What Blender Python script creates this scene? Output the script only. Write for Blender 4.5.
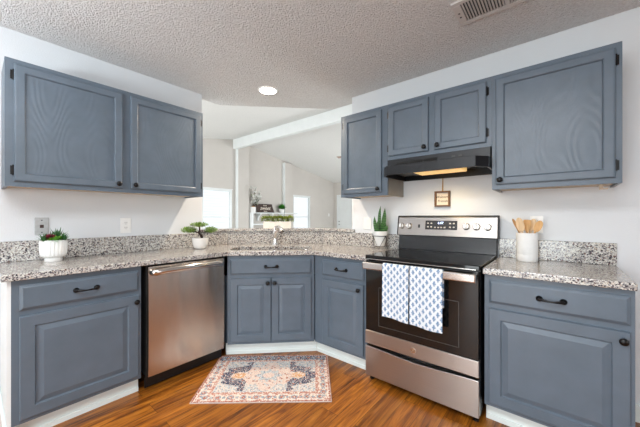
import bpy, bmesh, math, random
from mathutils import Vector, Matrix

PI = math.pi
SC = bpy.context.scene
for o in list(bpy.data.objects):
    bpy.data.objects.remove(o, do_unlink=True)
COL = SC.collection

# ------------------------------------------------------------------ camera
F_PX, YAW, V0 = 287.17, 0.6949, 216.84
cam_d = bpy.data.cameras.new('camera')
cam = bpy.data.objects.new('camera', cam_d)
COL.objects.link(cam)
cam_d.sensor_width = 36.0
cam_d.lens = F_PX / 640.0 * 36.0
cam_d.shift_y = (V0 - 213.5) / 640.0
cam_d.clip_start = 0.02
cam_d.clip_end = 200
cam.location = (2.7889, -2.5133, 1.2118)
cam.rotation_euler = (PI / 2, 0, YAW)
SC.camera = cam

# ------------------------------------------------------------------ exposure, sky
SC.view_settings.view_transform = 'Standard'
SC.view_settings.look = 'None'
SC.view_settings.exposure = 0.0
SC.view_settings.gamma = 1.0
SC.view_settings.use_curve_mapping = False
SC.cycles.use_denoising = True
SC.cycles.max_bounces = 10
SC.cycles.diffuse_bounces = 6
SC.cycles.sample_clamp_indirect = 8.0
world = bpy.data.worlds.new('sky')
SC.world = world
world.use_nodes = True
wn = world.node_tree
bg = wn.nodes['Background']
bg.inputs['Color'].default_value = (0.93, 0.97, 1.0, 1)
bg.inputs['Strength'].default_value = 1.12

# ------------------------------------------------------------------ area lamps: garden-door daylight and added unseen fills
def area_light(name, loc, direction, sx, sy, power, color, spread=PI):
    d = bpy.data.lights.new(name, 'AREA')
    d.shape = 'RECTANGLE'
    d.size, d.size_y, d.energy, d.color, d.spread = sx, sy, power, color, spread
    o = bpy.data.objects.new(name, d)
    COL.objects.link(o)
    o.location = loc
    o.rotation_euler = Vector(direction).to_track_quat('-Z', 'Y').to_euler()
    return o

area_light('garden_door_daylight', (2.1, -5.36, 1.05), (0, 1, -0.14), 1.7, 1.9, 48, (0.90, 0.96, 1.0), math.radians(130))
area_light('added_side_fill', (5.86, -2.6, 1.45), (-1, 0, 0.0), 2.0, 1.5, 26, (0.92, 0.97, 1.0))  # unseen fill added to even out the kitchen light
area_light('added_ceiling_uplight', (1.3, -3.7, 1.55), (0, 0, 1), 0.5, 0.5, 85, (0.86, 0.94, 1.0))  # unseen lamp added only to brighten the kitchen ceiling
area_light('added_overhead_fill', (2.5, -2.75, 2.42), (0, 0.001, -1), 1.2, 0.7, 50, (0.94, 0.97, 1.0))  # added unseen panel, stands in for flash bounced off the ceiling
area_light('added_living_fill', (1.6, 6.9, 1.3), (-0.35, -1, 0.15), 2.6, 2.2, 300, (0.94, 0.97, 1.0))  # unseen fill added to brighten the living room; far wall has no opening
area_light('added_dining_fill', (-2.4, -5.36, 1.45), (0, 1, 0.06), 2.2, 1.9, 260, (0.94, 0.97, 1.0))  # unseen fill added to light the beam and the bay sides

# ------------------------------------------------------------------ materials
def s2l(c):
    c = c / 255.0
    return c / 12.92 if c <= 0.04045 else ((c + 0.055) / 1.055) ** 2.4

def rgb(r, g, b):
    return (s2l(r), s2l(g), s2l(b), 1.0)

class NT:
    def __init__(self, name):
        self.m = bpy.data.materials.new(name)
        self.m.use_nodes = True
        self.t = self.m.node_tree
        self.b = self.t.nodes['Principled BSDF']
    def n(self, kind, **kw):
        nd = self.t.nodes.new(kind)
        for k, v in kw.items():
            setattr(nd, k, v)
        return nd
    def l(self, a, b):
        self.t.links.new(a, b)
    def setb(self, **kw):
        for k, v in kw.items():
            self.b.inputs[k.replace('_', ' ')].default_value = v
    def coords(self, kind='Object', scale=(1, 1, 1), rot=(0, 0, 0)):
        tc = self.n('ShaderNodeTexCoord')
        mp = self.n('ShaderNodeMapping')
        mp.inputs['Scale'].default_value = scale
        mp.inputs['Rotation'].default_value = rot
        self.l(tc.outputs[kind], mp.inputs['Vector'])
        return mp.outputs['Vector']
    def noise(self, vec, scale, detail=3, rough=0.5, dist=0.0):
        nd = self.n('ShaderNodeTexNoise')
        nd.inputs['Scale'].default_value = scale
        nd.inputs['Detail'].default_value = detail
        nd.inputs['Roughness'].default_value = rough
        nd.inputs['Distortion'].default_value = dist
        self.l(vec, nd.inputs['Vector'])
        return nd
    def ramp(self, fac, stops, interp='LINEAR'):
        nd = self.n('ShaderNodeValToRGB')
        cr = nd.color_ramp
        cr.interpolation = interp
        while len(cr.elements) < len(stops):
            cr.elements.new(0.5)
        for e, (p, c) in zip(cr.elements, stops):
            e.position = p
            e.color = c
        self.l(fac, nd.inputs['Fac'])
        return nd.outputs['Color']
    def bump(self, height, strength, distance):
        nd = self.n('ShaderNodeBump')
        nd.inputs['Strength'].default_value = strength
        nd.inputs['Distance'].default_value = distance
        self.l(height, nd.inputs['Height'])
        self.l(nd.outputs['Normal'], self.b.inputs['Normal'])
    def mix(self, fac, a, b, mode='MIX'):
        nd = self.n('ShaderNodeMix', data_type='RGBA', blend_type=mode)
        for val, idx in ((fac, 0), (a, 6), (b, 7)):
            if hasattr(val, 'is_output'):
                self.l(val, nd.inputs[idx])
            else:
                nd.inputs[idx].default_value = val
        return nd.outputs[2]

def simple(name, col, rough=0.5, metal=0.0, var=0.06, scale=40, bump=0.0, bdist=0.001, spec=0.5, coat=0.0):
    k = NT(name)
    v = k.coords()
    nz = k.noise(v, scale, 3)
    dark = tuple(c * (1 - var) for c in col[:3]) + (1,)
    lite = tuple(min(1, c * (1 + var)) for c in col[:3]) + (1,)
    k.l(k.ramp(nz.outputs['Fac'], [(0.3, dark), (0.7, lite)]), k.b.inputs['Base Color'])
    k.setb(Roughness=rough, Metallic=metal)
    k.b.inputs['Specular IOR Level'].default_value = spec
    k.b.inputs['Coat Weight'].default_value = coat
    if bump:
        k.bump(nz.outputs['Fac'], bump, bdist)
    return k.m

def emit(name, col, strength, base=(0.8, 0.8, 0.8, 1)):
    k = NT(name)
    k.setb(Base_Color=base)
    k.b.inputs['Emission Color'].default_value = col
    k.b.inputs['Emission Strength'].default_value = strength
    return k.m

M = {}
# kitchen walls: orange-peel white paint
k = NT('white_wall_paint')
v = k.coords()
nz = k.noise(v, 120, 2)
k.l(k.ramp(k.noise(v, 2.0, 2).outputs['Fac'], [(0.2, rgb(214, 218, 221)), (0.8, rgb(220, 223, 226))]), k.b.inputs['Base Color'])
k.setb(Roughness=0.6)
k.bump(nz.outputs['Fac'], 0.25, 0.003)
M['wall'] = k.m
# living walls: warm greige
M['greige'] = simple('greige_wall_paint', rgb(205, 200, 194), 0.7, var=0.02, scale=3)
M['white_trim'] = simple('white_trim_paint', rgb(232, 236, 236), 0.4, var=0.02, scale=5)
M['white_kick'] = simple('white_kick_paint', rgb(226, 234, 232), 0.4, var=0.03, scale=5)
# popcorn ceiling
def popcorn(name, c0, c1, strength):
    k = NT(name)
    v = k.coords()
    n1 = k.noise(v, 85, 4, 0.6)
    vo = k.n('ShaderNodeTexVoronoi')
    vo.inputs['Scale'].default_value = 110
    k.l(v, vo.inputs['Vector'])
    mm = k.n('ShaderNodeMath', operation='SUBTRACT')
    k.l(n1.outputs['Fac'], mm.inputs[0])
    m2 = k.n('ShaderNodeMath', operation='MULTIPLY')
    k.l(vo.outputs['Distance'], m2.inputs[0])
    m2.inputs[1].default_value = 0.35
    k.l(m2.outputs[0], mm.inputs[1])
    k.l(k.ramp(n1.outputs['Fac'], [(0.35, c0), (0.6, c1)]), k.b.inputs['Base Color'])
    k.setb(Roughness=0.9)
    k.bump(mm.outputs[0], strength, 0.028)
    return k.m
M['popcorn'] = popcorn('popcorn_ceiling', rgb(226, 224, 222), rgb(240, 239, 238), 1.0)
M['vault'] = popcorn('vaulted_ceiling', rgb(228, 228, 226), rgb(236, 236, 234), 0.35)

# blue-grey cabinet paint, plain and with oak grain
k = NT('slate_cabinet_paint')
v = k.coords()
nz = k.noise(v, 9, 3)
k.l(k.ramp(nz.outputs['Fac'], [(0.3, rgb(88, 101, 113)), (0.7, rgb(95, 108, 121))]), k.b.inputs['Base Color'])
k.setb(Roughness=0.38)
k.bump(k.noise(k.coords(scale=(60, 60, 4)), 3, 3).outputs['Fac'], 0.08, 0.002)
M['cab'] = k.m
k = NT('slate_paint_over_oak_grain')
v = k.coords()
nz = k.noise(v, 9, 3)
k.l(k.ramp(nz.outputs['Fac'], [(0.3, rgb(88, 101, 113)), (0.7, rgb(95, 108, 121))]), k.b.inputs['Base Color'])
gn = k.noise(k.coords(scale=(3.2, 3.2, 1.0)), 1.0, 1, 0.4)
gm = k.n('ShaderNodeMath', operation='MULTIPLY')
k.l(gn.outputs['Fac'], gm.inputs[0])
gm.inputs[1].default_value = 190.0
gs = k.n('ShaderNodeMath', operation='SINE')
k.l(gm.outputs[0], gs.inputs[0])
k.setb(Roughness=0.34)
k.bump(gs.outputs[0], 0.10, 0.0022)
M['cab_grain'] = k.m
M['rawwood'] = simple('unpainted_cabinet_wood', rgb(196, 178, 156), 0.6, var=0.08, scale=20)
M['taupe'] = simple('taupe_cabinet_side', rgb(142, 138, 130), 0.5, var=0.05, scale=12)
M['black'] = simple('black_hardware', rgb(16, 15, 16), 0.32, 0.4, var=0.1)
M['blackplastic'] = simple('black_plastic', rgb(14, 14, 15), 0.4, var=0.1)
M['gap'] = simple('dark_gap', rgb(10, 10, 10), 0.8, var=0.1)
M['hoodblack'] = simple('black_enamel_hood', rgb(12, 12, 17), 0.28, 0.0, var=0.05, spec=0.4)
M['white_plastic'] = simple('white_plate_plastic', rgb(236, 236, 234), 0.35, var=0.02)
M['ceramic'] = simple('white_glazed_ceramic', rgb(236, 234, 230), 0.2, var=0.02, coat=0.3)
M['matte_white'] = simple('matte_white_ceramic', rgb(234, 234, 232), 0.55, var=0.02)
M['soil'] = simple('potting_soil', rgb(52, 40, 30), 0.9, var=0.3, scale=120, bump=0.5)
M['bark'] = simple('dark_bark', rgb(48, 34, 26), 0.8, var=0.3, scale=60, bump=0.5)
M['chrome'] = simple('chrome', rgb(226, 224, 224), 0.14, 1.0, var=0.02)
M['knobmetal'] = simple('bright_knob_metal', rgb(214, 208, 200), 0.22, 1.0, var=0.04)
M['whitewash'] = simple('whitewashed_box_wood', rgb(232, 226, 216), 0.7, var=0.05, scale=18)
M['signwood'] = simple('dark_brown_sign_board', rgb(62, 42, 34), 0.6, var=0.25, scale=30)
M['framewood'] = simple('brown_frame_wood', rgb(104, 70, 38), 0.5, var=0.15, scale=40)
M['paper'] = simple('cream_paper', rgb(222, 212, 198), 0.8, var=0.02)
M['ink'] = simple('brown_ink', rgb(34, 20, 14), 0.7, var=0.05)
M['paleink'] = simple('cream_lettering', rgb(236, 226, 212), 0.7, var=0.05)
M['twine'] = simple('twine_loop', rgb(176, 140, 90), 0.8, var=0.1)
M['phone'] = simple('brushed_grey_plate', rgb(176, 178, 178), 0.4, 0.5, var=0.08, scale=60)
M['slot'] = simple('socket_slot', rgb(60, 60, 62), 0.6, var=0.05)
M['ventpaint'] = simple('grey_white_vent_paint', rgb(196, 193, 191), 0.45, var=0.03)
M['fanblade'] = simple('tan_fan_blade', rgb(168, 146, 134), 0.5, var=0.08, scale=20)
M['blind'] = simple('white_blind_vinyl', rgb(244, 246, 250), 0.5, var=0.01)
M['grass'] = simple('garden_grass', rgb(96, 128, 66), 0.9, var=0.3, scale=6)

def steel(name, col, rough, aniso, rot, wavy=False):
    k = NT(name)
    v = k.coords(scale=(3, 3, 300))
    nz = k.noise(v, 1.0, 2)
    c1 = tuple(c * 0.93 for c in col[:3]) + (1,)
    k.l(k.ramp(nz.outputs['Fac'], [(0.3, c1), (0.7, col)]), k.b.inputs['Base Color'])
    k.setb(Roughness=rough, Metallic=1.0, Anisotropic=aniso)
    k.b.inputs['Anisotropic Rotation'].default_value = rot
    ge = k.n('ShaderNodeNewGeometry')
    cr = k.n('ShaderNodeVectorMath', operation='CROSS_PRODUCT')
    k.l(ge.outputs['True Normal'], cr.inputs[0])
    cr.inputs[1].default_value = (0, 0, 1)
    k.l(cr.outputs[0], k.b.inputs['Tangent'])
    if wavy:
        k.bump(k.noise(k.coords(scale=(7, 7, 0.5)), 1.0, 1).outputs['Fac'], 0.35, 0.02)
    else:
        k.bump(nz.outputs['Fac'], 0.03, 0.0006)
    return k.m
M['steelwavy'] = steel('brushed_stainless_sheet', rgb(212, 204, 196), 0.26, 0.75, 0.25, True)
M['steel'] = steel('brushed_stainless_steel', rgb(176, 170, 165), 0.30, 0.75, 0.25)
M['steelsmooth'] = simple('polished_steel', rgb(206, 202, 198), 0.16, 1.0, var=0.03)
M['blackglass'] = simple('black_cooktop_glass', rgb(8, 8, 9), 0.05, 0.0, var=0.05, spec=0.4)
M['ovenglass'] = simple('dark_oven_glass', rgb(17, 18, 18), 0.08, 0.0, var=0.05, spec=0.5)
M['blackenamel'] = simple('black_enamel', rgb(20, 21, 24), 0.22, 0.0, var=0.05)
M['outline'] = simple('grey_window_print', rgb(58, 56, 54), 0.4, var=0.05)
M['display'] = simple('display_black', rgb(30, 27, 25), 0.25, var=0.05)
M['displayglow'] = emit('blue_display_digits', (0.35, 0.5, 1.0, 1), 2.5)
M['print'] = simple('pale_key_print', rgb(190, 184, 176), 0.5, var=0.02)

# granite
k = NT('speckled_granite')
v = k.coords()
n0 = k.noise(v, 90, 2)
va = k.n('ShaderNodeVectorMath', operation='MULTIPLY_ADD')
k.l(n0.outputs['Color'], va.inputs[0])
va.inputs[1].default_value = (0.008, 0.008, 0.008)
k.l(v, va.inputs[2])
vo = k.n('ShaderNodeTexVoronoi')
vo.inputs['Scale'].default_value = 175
k.l(va.outputs[0], vo.inputs['Vector'])
sep = k.n('ShaderNodeSeparateColor')
k.l(vo.outputs['Color'], sep.inputs[0])
base = k.ramp(sep.outputs[0], [(0.0, rgb(212, 211, 204)), (0.24, rgb(190, 188, 183)), (0.44, rgb(164, 160, 157)), (0.62, rgb(182, 170, 156)),
                               (0.72, rgb(136, 132, 133)), (0.83, rgb(104, 98, 102)), (0.93, rgb(52, 49, 55)), (0.985, rgb(84, 52, 52))], 'CONSTANT')
vo2 = k.n('ShaderNodeTexVoronoi')
vo2.inputs['Scale'].default_value = 135
k.l(va.outputs[0], vo2.inputs['Vector'])
sep2 = k.n('ShaderNodeSeparateColor')
k.l(vo2.outputs['Color'], sep2.inputs[0])
dk = k.ramp(sep2.outputs[1], [(0.0, (0, 0, 0, 1)), (0.91, (1, 1, 1, 1))], 'CONSTANT')
dkc = k.ramp(sep2.outputs[0], [(0.0, rgb(40, 38, 44)), (0.4, rgb(78, 74, 80)), (0.8, rgb(96, 66, 62))], 'CONSTANT')
k.l(k.mix(dk, base, dkc), k.b.inputs['Base Color'])
k.setb(Roughness=0.12)
M['granite'] = k.m

# plank floor: planks run along Y
k = NT('orange_brown_plank_floor')
tc = k.n('ShaderNodeTexCoord')
mp = k.n('ShaderNodeMapping')
mp.inputs['Rotation'].default_value = (0, 0, PI / 2)
k.l(tc.outputs['Object'], mp.inputs['Vector'])
bk = k.n('ShaderNodeTexBrick')
bk.offset = 0.37
bk.inputs['Scale'].default_value = 1.0
bk.inputs['Brick Width'].default_value = 1.1
bk.inputs['Row Height'].default_value = 0.125
bk.inputs['Mortar Size'].default_value = 0.0012
bk.inputs['Mortar Smooth'].default_value = 0.2
bk.inputs['Bias'].default_value = 0.0
bk.inputs['Color1'].default_value = (0, 0, 0, 1)
bk.inputs['Color2'].default_value = (1, 1, 1, 1)
bk.inputs['Mortar'].default_value = (0.3, 0.3, 0.3, 1)
k.l(mp.outputs['Vector'], bk.inputs['Vector'])
sepb = k.n('ShaderNodeSeparateColor')
k.l(bk.outputs['Color'], sepb.inputs[0])
cmb = k.n('ShaderNodeCombineXYZ')
m3 = k.n('ShaderNodeMath', operation='MULTIPLY')
k.l(sepb.outputs[0], m3.inputs[0])
m3.inputs[1].default_value = 7.0
k.l(m3.outputs[0], cmb.inputs['Z'])
va = k.n('ShaderNodeVectorMath', operation='ADD')
k.l(k.coords(scale=(15, 1.1, 1)), va.inputs[0])
k.l(cmb.outputs[0], va.inputs[1])
g1 = k.noise(va.outputs[0], 1.6, 6, 0.62, 1.2)
va2 = k.n('ShaderNodeVectorMath', operation='ADD')
k.l(k.coords(scale=(95, 3.0, 1)), va2.inputs[0])
k.l(cmb.outputs[0], va2.inputs[1])
g2 = k.noise(va2.outputs[0], 1.2, 3, 0.6)
grain = k.ramp(g1.outputs['Fac'], [(0.30, rgb(70, 36, 12)), (0.43, rgb(140, 80, 24)), (0.56, rgb(184, 114, 36)), (0.76, rgb(206, 140, 58))])
fine = k.ramp(g2.outputs['Fac'], [(0.3, (0.62, 0.58, 0.55, 1)), (0.6, (1, 1, 1, 1))])
col = k.mix(1.0, grain, fine, 'MULTIPLY')
tone = k.ramp(sepb.outputs[0], [(0.0, (0.74, 0.72, 0.70, 1)), (1.0, (1.08, 1.06, 1.02, 1))])
col = k.mix(1.0, col, tone, 'MULTIPLY')
col = k.mix(bk.outputs['Fac'], col, rgb(58, 30, 14))
k.l(col, k.b.inputs['Base Color'])
k.setb(Roughness=0.33)
k.bump(g2.outputs['Fac'], 0.08, 0.002)
M['floor'] = k.m

M['neutral_floor'] = simple('neutral_bounce_floor', rgb(196, 194, 190), 0.95, var=0.06, scale=200)  # unseen living-room floor, grey chosen to keep bounced light neutral
def leafmat(name, c0, c1, scale=60, rough=0.5):
    k = NT(name)
    nz = k.noise(k.coords(), scale, 2)
    k.l(k.ramp(nz.outputs['Fac'], [(0.35, c0), (0.65, c1)]), k.b.inputs['Base Color'])
    k.setb(Roughness=rough)
    return k.m
M['leaf_bonsai'] = leafmat('bonsai_green', rgb(96, 134, 44), rgb(150, 182, 78), 70)
M['leaf_box'] = leafmat('boxwood_green', rgb(110, 126, 44), rgb(168, 182, 84), 60)
M['leaf_succ'] = leafmat('bright_succulent_green', rgb(74, 150, 40), rgb(128, 190, 62), 50)
M['leaf_dark'] = leafmat('dark_succulent_green', rgb(36, 84, 42), rgb(70, 124, 62), 50)
M['leaf_red'] = leafmat('burgundy_succulent', rgb(96, 26, 44), rgb(140, 46, 62), 50)
M['leaf_shrub'] = leafmat('small_shrub_green', rgb(44, 120, 36), rgb(84, 164, 56), 50)
M['leaf_olive'] = leafmat('olive_leaf_green', rgb(70, 104, 46), rgb(128, 150, 86), 40)
M['petal'] = simple('white_petal', rgb(240, 240, 236), 0.6, var=0.03)
k = NT('banded_snake_leaf')
wv = k.n('ShaderNodeTexWave', wave_type='BANDS', bands_direction='Z')
wv.inputs['Scale'].default_value = 20
wv.inputs['Distortion'].default_value = 6
k.l(k.coords(), wv.inputs['Vector'])
k.l(k.ramp(wv.outputs['Fac'], [(0.2, rgb(34, 74, 42)), (0.8, rgb(92, 136, 76))]), k.b.inputs['Base Color'])
k.setb(Roughness=0.4)
M['leaf_snake'] = k.m
def woodmat(name, c0, c1):
    k = NT(name)
    nz = k.noise(k.coords(scale=(80, 80, 8)), 1.0, 3)
    k.l(k.ramp(nz.outputs['Fac'], [(0.3, c0), (0.7, c1)]), k.b.inputs['Base Color'])
    k.setb(Roughness=0.55)
    return k.m
M['wood_pale'] = woodmat('pale_beech', rgb(206, 176, 138), rgb(226, 200, 164))
M['wood_mid'] = woodmat('golden_wood', rgb(196, 150, 96), rgb(216, 174, 120))
M['wood_dark'] = woodmat('brown_wood', rgb(158, 110, 62), rgb(184, 136, 84))
k = NT('woven_colours')
at = k.n('ShaderNodeAttribute', attribute_name='weave')
k.l(at.outputs['Color'], k.b.inputs['Base Color'])
k.setb(Roughness=0.9)
k.b.inputs['Specular IOR Level'].default_value = 0.15
k.bump(k.noise(k.coords(), 500, 2).outputs['Fac'], 0.3, 0.002)
M['weave'] = k.m
M['rugbind'] = simple('rug_edge_binding', rgb(196, 182, 176), 0.9, var=0.08, scale=200)
# glass pane
k = NT('window_glass')
k.setb(Base_Color=(1, 1, 1, 1), Roughness=0.0, IOR=1.1)
k.b.inputs['Transmission Weight'].default_value = 1.0
M['glass'] = k.m

# ------------------------------------------------------------------ mesh helpers
def box(bm, x0, x1, y0, y1, z0, z1, mat=None):
    vs = [bm.verts.new(p) for p in ((x0, y0, z0), (x1, y0, z0), (x1, y1, z0), (x0, y1, z0), (x0, y0, z1), (x1, y0, z1), (x1, y1, z1), (x0, y1, z1))]
    if mat is not None:
        for q in vs:
            q.co = mat @ q.co
    for f in ((3, 2, 1, 0), (4, 5, 6, 7), (0, 1, 5, 4), (1, 2, 6, 5), (2, 3, 7, 6), (3, 0, 4, 7)):
        bm.faces.new([vs[i] for i in f])
    return vs

def prism(bm, pts, z0, z1):
    a = [bm.verts.new((x, y, z0)) for x, y in pts]
    b = [bm.verts.new((x, y, z1)) for x, y in pts]
    bm.faces.new(a[::-1])
    bm.faces.new(b)
    n = len(pts)
    for i in range(n):
        bm.faces.new((a[i], a[(i + 1) % n], b[(i + 1) % n], b[i]))

def prism_dir(bm, pts3, off):
    a = [bm.verts.new(p) for p in pts3]
    b = [bm.verts.new(Vector(p) + Vector(off)) for p in pts3]
    bm.faces.new(a[::-1])
    bm.faces.new(b)
    n = len(pts3)
    for i in range(n):
        bm.faces.new((a[i], a[(i + 1) % n], b[(i + 1) % n], b[i]))

def lathe(bm, prof, seg=24, mat=None, flute=None, caps=True):
    """prof: list of (radius, z); axis z."""
    rings = []
    for r, z in prof:
        if r < 1e-6:
            p = Vector((0, 0, z))
            rings.append([bm.verts.new(mat @ p if mat else p)])
        else:
            ring = []
            for i in range(seg):
                a = 2 * PI * i / seg
                rr = r * (1 + flute(a, z)) if flute else r
                p = Vector((rr * math.cos(a), rr * math.sin(a), z))
                ring.append(bm.verts.new(mat @ p if mat else p))
            rings.append(ring)
    for A, B in zip(rings[:-1], rings[1:]):
        if len(A) == 1 and len(B) == 1:
            continue
        for i in range(seg):
            j = (i + 1) % seg
            if len(A) == 1:
                bm.faces.new((A[0], B[j], B[i]))
            elif len(B) == 1:
                bm.faces.new((A[i], A[j], B[0]))
            else:
                bm.faces.new((A[i], A[j], B[j], B[i]))
    for ring, rev in ((rings[0], True), (rings[-1], False)):
        if len(ring) > 2 and caps:
            bm.faces.new(ring[::-1] if rev else ring)

def tube(bm, pts, radii, seg=10, cap=True):
    pts = [Vector(p) for p in pts]
    if not hasattr(radii, '__len__'):
        radii = [radii] * len(pts)
    rings = []
    up = None
    for i, p in enumerate(pts):
        t = (pts[min(i + 1, len(pts) - 1)] - pts[max(i - 1, 0)]).normalized()
        if up is None:
            ref = Vector((0, 0, 1)) if abs(t.z) < 0.9 else Vector((1, 0, 0))
            up = (ref - t * ref.dot(t)).normalized()
        else:
            up = (up - t * up.dot(t)).normalized()
        s = t.cross(up)
        rings.append([bm.verts.new(p + (up * math.cos(2 * PI * j / seg) + s * math.sin(2 * PI * j / seg)) * radii[i]) for j in range(seg)])
    for A, B in zip(rings[:-1], rings[1:]):
        for j in range(seg):
            bm.faces.new((A[j], A[(j + 1) % seg], B[(j + 1) % seg], B[j]))
    if cap:
        bm.faces.new(rings[0][::-1])
        bm.faces.new(rings[-1])

def smooth_path(ctrl, n=24):
    ctrl = [Vector(c) for c in ctrl]
    P = [ctrl[0] * 2 - ctrl[1]] + ctrl + [ctrl[-1] * 2 - ctrl[-2]]
    out = []
    segs = len(ctrl) - 1
    for i in range(n + 1):
        u = i / n * segs
        k = min(int(u), segs - 1)
        t = u - k
        a, b, c, d = P[k:k + 4]
        out.append(0.5 * ((2 * b) + (c - a) * t + (2 * a - 5 * b + 4 * c - d) * t * t + (3 * b - a - 3 * c + d) * t ** 3))
    return out

def rings_panel(bm, x0, x1, z0, z1, loops):
    """Rectangular panel facing -y: concentric loops (inset, y) bridged, last one filled."""
    prev = None
    for ins, y in loops:
        a, b, c, d = (x0 + ins, z0 + ins), (x1 - ins, z0 + ins), (x1 - ins, z1 - ins), (x0 + ins, z1 - ins)
        cur = [bm.verts.new((p[0], y, p[1])) for p in (a, b, c, d)]
        if prev is None:
            bm.faces.new(cur[::-1])
        else:
            for i in range(4):
                bm.faces.new((prev[i], prev[(i + 1) % 4], cur[(i + 1) % 4], cur[i]))
        prev = cur
    bm.faces.new(prev)

def build(name, bm, mat, parent=None, bevel=0.0, smooth=False, seg=2, angle=40):
    bmesh.ops.recalc_face_normals(bm, faces=bm.faces)
    me = bpy.data.meshes.new(name)
    bm.to_mesh(me)
    bm.free()
    mats = mat if isinstance(mat, (list, tuple)) else [mat]
    for m_ in mats:
        me.materials.append(m_)
    o = bpy.data.objects.new(name, me)
    COL.objects.link(o)
    if parent is not None:
        o.parent = parent
    if smooth:
        me.polygons.foreach_set('use_smooth', [True] * len(me.polygons))
        me.set_sharp_from_angle(angle=math.radians(angle))
    if bevel:
        md = o.modifiers.new('edge', 'BEVEL')
        md.width = bevel
        md.segments = seg
        md.limit_method = 'ANGLE'
        md.angle_limit = math.radians(50)
    return o

def B():
    return bmesh.new()

def bx(name, dims, mat, parent=None, bevel=0.0):
    bm = B()
    box(bm, *dims)
    return build(name, bm, mat, parent, bevel)

def tag(o, label=None, cat=None, group=None, kind=None):
    if label: o['label'] = label
    if cat: o['category'] = cat
    if group: o['group'] = group
    if kind: o['kind'] = kind
    return o

def struct(o):
    o['kind'] = 'structure'
    return o

def thing(name, label, cat, loc=(0, 0, 0), rz=0.0, group=None):
    o = bpy.data.objects.new(name, None)
    o.empty_display_size = 0.1
    COL.objects.link(o)
    o.location = loc
    o.rotation_euler = (0, 0, rz)
    return tag(o, label, cat, group)

def copy_tree(o, parent=None):
    c = o.copy()
    COL.objects.link(c)
    if parent is not None:
        c.parent = parent
    for ch in o.children:
        copy_tree(ch, c)
    return c

def text_part(name, body, size, mat, parent, loc, rot, shear=0.0, extrude=0.0008, align='CENTER'):
    cu = bpy.data.curves.new(name, 'FONT')
    cu.body = body
    cu.size = size
    cu.shear = shear
    cu.extrude = extrude
    cu.align_x = align
    cu.align_y = 'CENTER'
    tmp = bpy.data.objects.new(name, cu)
    COL.objects.link(tmp)
    dg = bpy.context.evaluated_depsgraph_get()
    me = bpy.data.meshes.new_from_object(tmp.evaluated_get(dg))
    bpy.data.objects.remove(tmp, do_unlink=True)
    me.materials.clear()
    me.materials.append(mat)
    o = bpy.data.objects.new(name, me)
    COL.objects.link(o)
    o.parent = parent
    o.location = loc
    o.rotation_euler = rot
    return o

def rot_to(direction, loc):
    return Matrix.Translation(loc) @ Vector(direction).to_track_quat('Z', 'Y').to_matrix().to_4x4()

# ------------------------------------------------------------------ the setting
CEIL = 2.455
FLOOR_X0, FLOOR_X1, FLOOR_Y0, FLOOR_Y1 = -4.6, 6.0, -5.5, 7.25
bm = B()
prism(bm, [(-0.12, FLOOR_Y0), (FLOOR_X1, FLOOR_Y0), (FLOOR_X1, 0.12), (0.70, 0.12), (-0.12, -0.70)], -0.06, 0.0)
struct(build('floor', bm, M['floor']))
bm = B()
prism(bm, [(FLOOR_X0, FLOOR_Y0), (-0.12, FLOOR_Y0), (-0.12, -0.70), (0.70, 0.12), (FLOOR_X1, 0.12), (FLOOR_X1, FLOOR_Y1), (FLOOR_X0, FLOOR_Y1)], -0.06, 0.0)
struct(build('floor_living_room', bm, M['neutral_floor']))

# kitchen ceiling: ends on the diagonal above the bar wall
bm = B()
prism(bm, [(6.0, -5.5), (6.0, 0.14), (0.79, 0.14), (-0.12, -0.77), (-0.12, -5.5)], CEIL, CEIL + 0.12)
struct(build('ceiling', bm, M['popcorn']))
# vaulted living-room ceiling, two slopes meeting over the beam
RIDGE_Y, RIDGE_Z, SLOPE = 2.33, 3.47, 0.172
bm = B()
zl = RIDGE_Z - SLOPE * (RIDGE_Y + 5.5)
zf = RIDGE_Z - SLOPE * (FLOOR_Y1 - RIDGE_Y)
ZN = CEIL + 0.13
yn = RIDGE_Y - (RIDGE_Z - ZN) / SLOPE
prism_dir(bm, [(FLOOR_X0, RIDGE_Y, RIDGE_Z), (FLOOR_X0, FLOOR_Y1, zf), (FLOOR_X0, FLOOR_Y1, zf + 0.1), (FLOOR_X0, RIDGE_Y, RIDGE_Z + 0.1),
               (FLOOR_X0, yn, ZN + 0.1), (FLOOR_X0, FLOOR_Y0, ZN + 0.1), (FLOOR_X0, FLOOR_Y0, ZN), (FLOOR_X0, yn, ZN)], (FLOOR_X1 - FLOOR_X0, 0, 0))
o = struct(build('ceiling_living_room', bm, M['vault']))
struct(bx('trim_ridge_beam', (-4.5, 5.9, 2.28, 2.40, 3.19, 3.46), M['white_trim'], None, 0.006))

# kitchen walls
struct(bx('wall_left', (-0.12, 0.0, -5.5, -1.04, 0, CEIL), M['wall'], None, 0.004))
struct(bx('wall_right', (1.128, 6.0, 0.0, 0.12, 0, CEIL), M['wall'], None, 0.004))
bm = B()
prism(bm, [(0.0, -1.041), (0.0, -0.75), (0.75, 0.0), (1.127, 0.0), (1.127, 0.12), (0.70, 0.12), (-0.12, -0.70), (-0.12, -1.041)], 0, 1.052)
struct(build('wall_half_height', bm, M['wall']))
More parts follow.
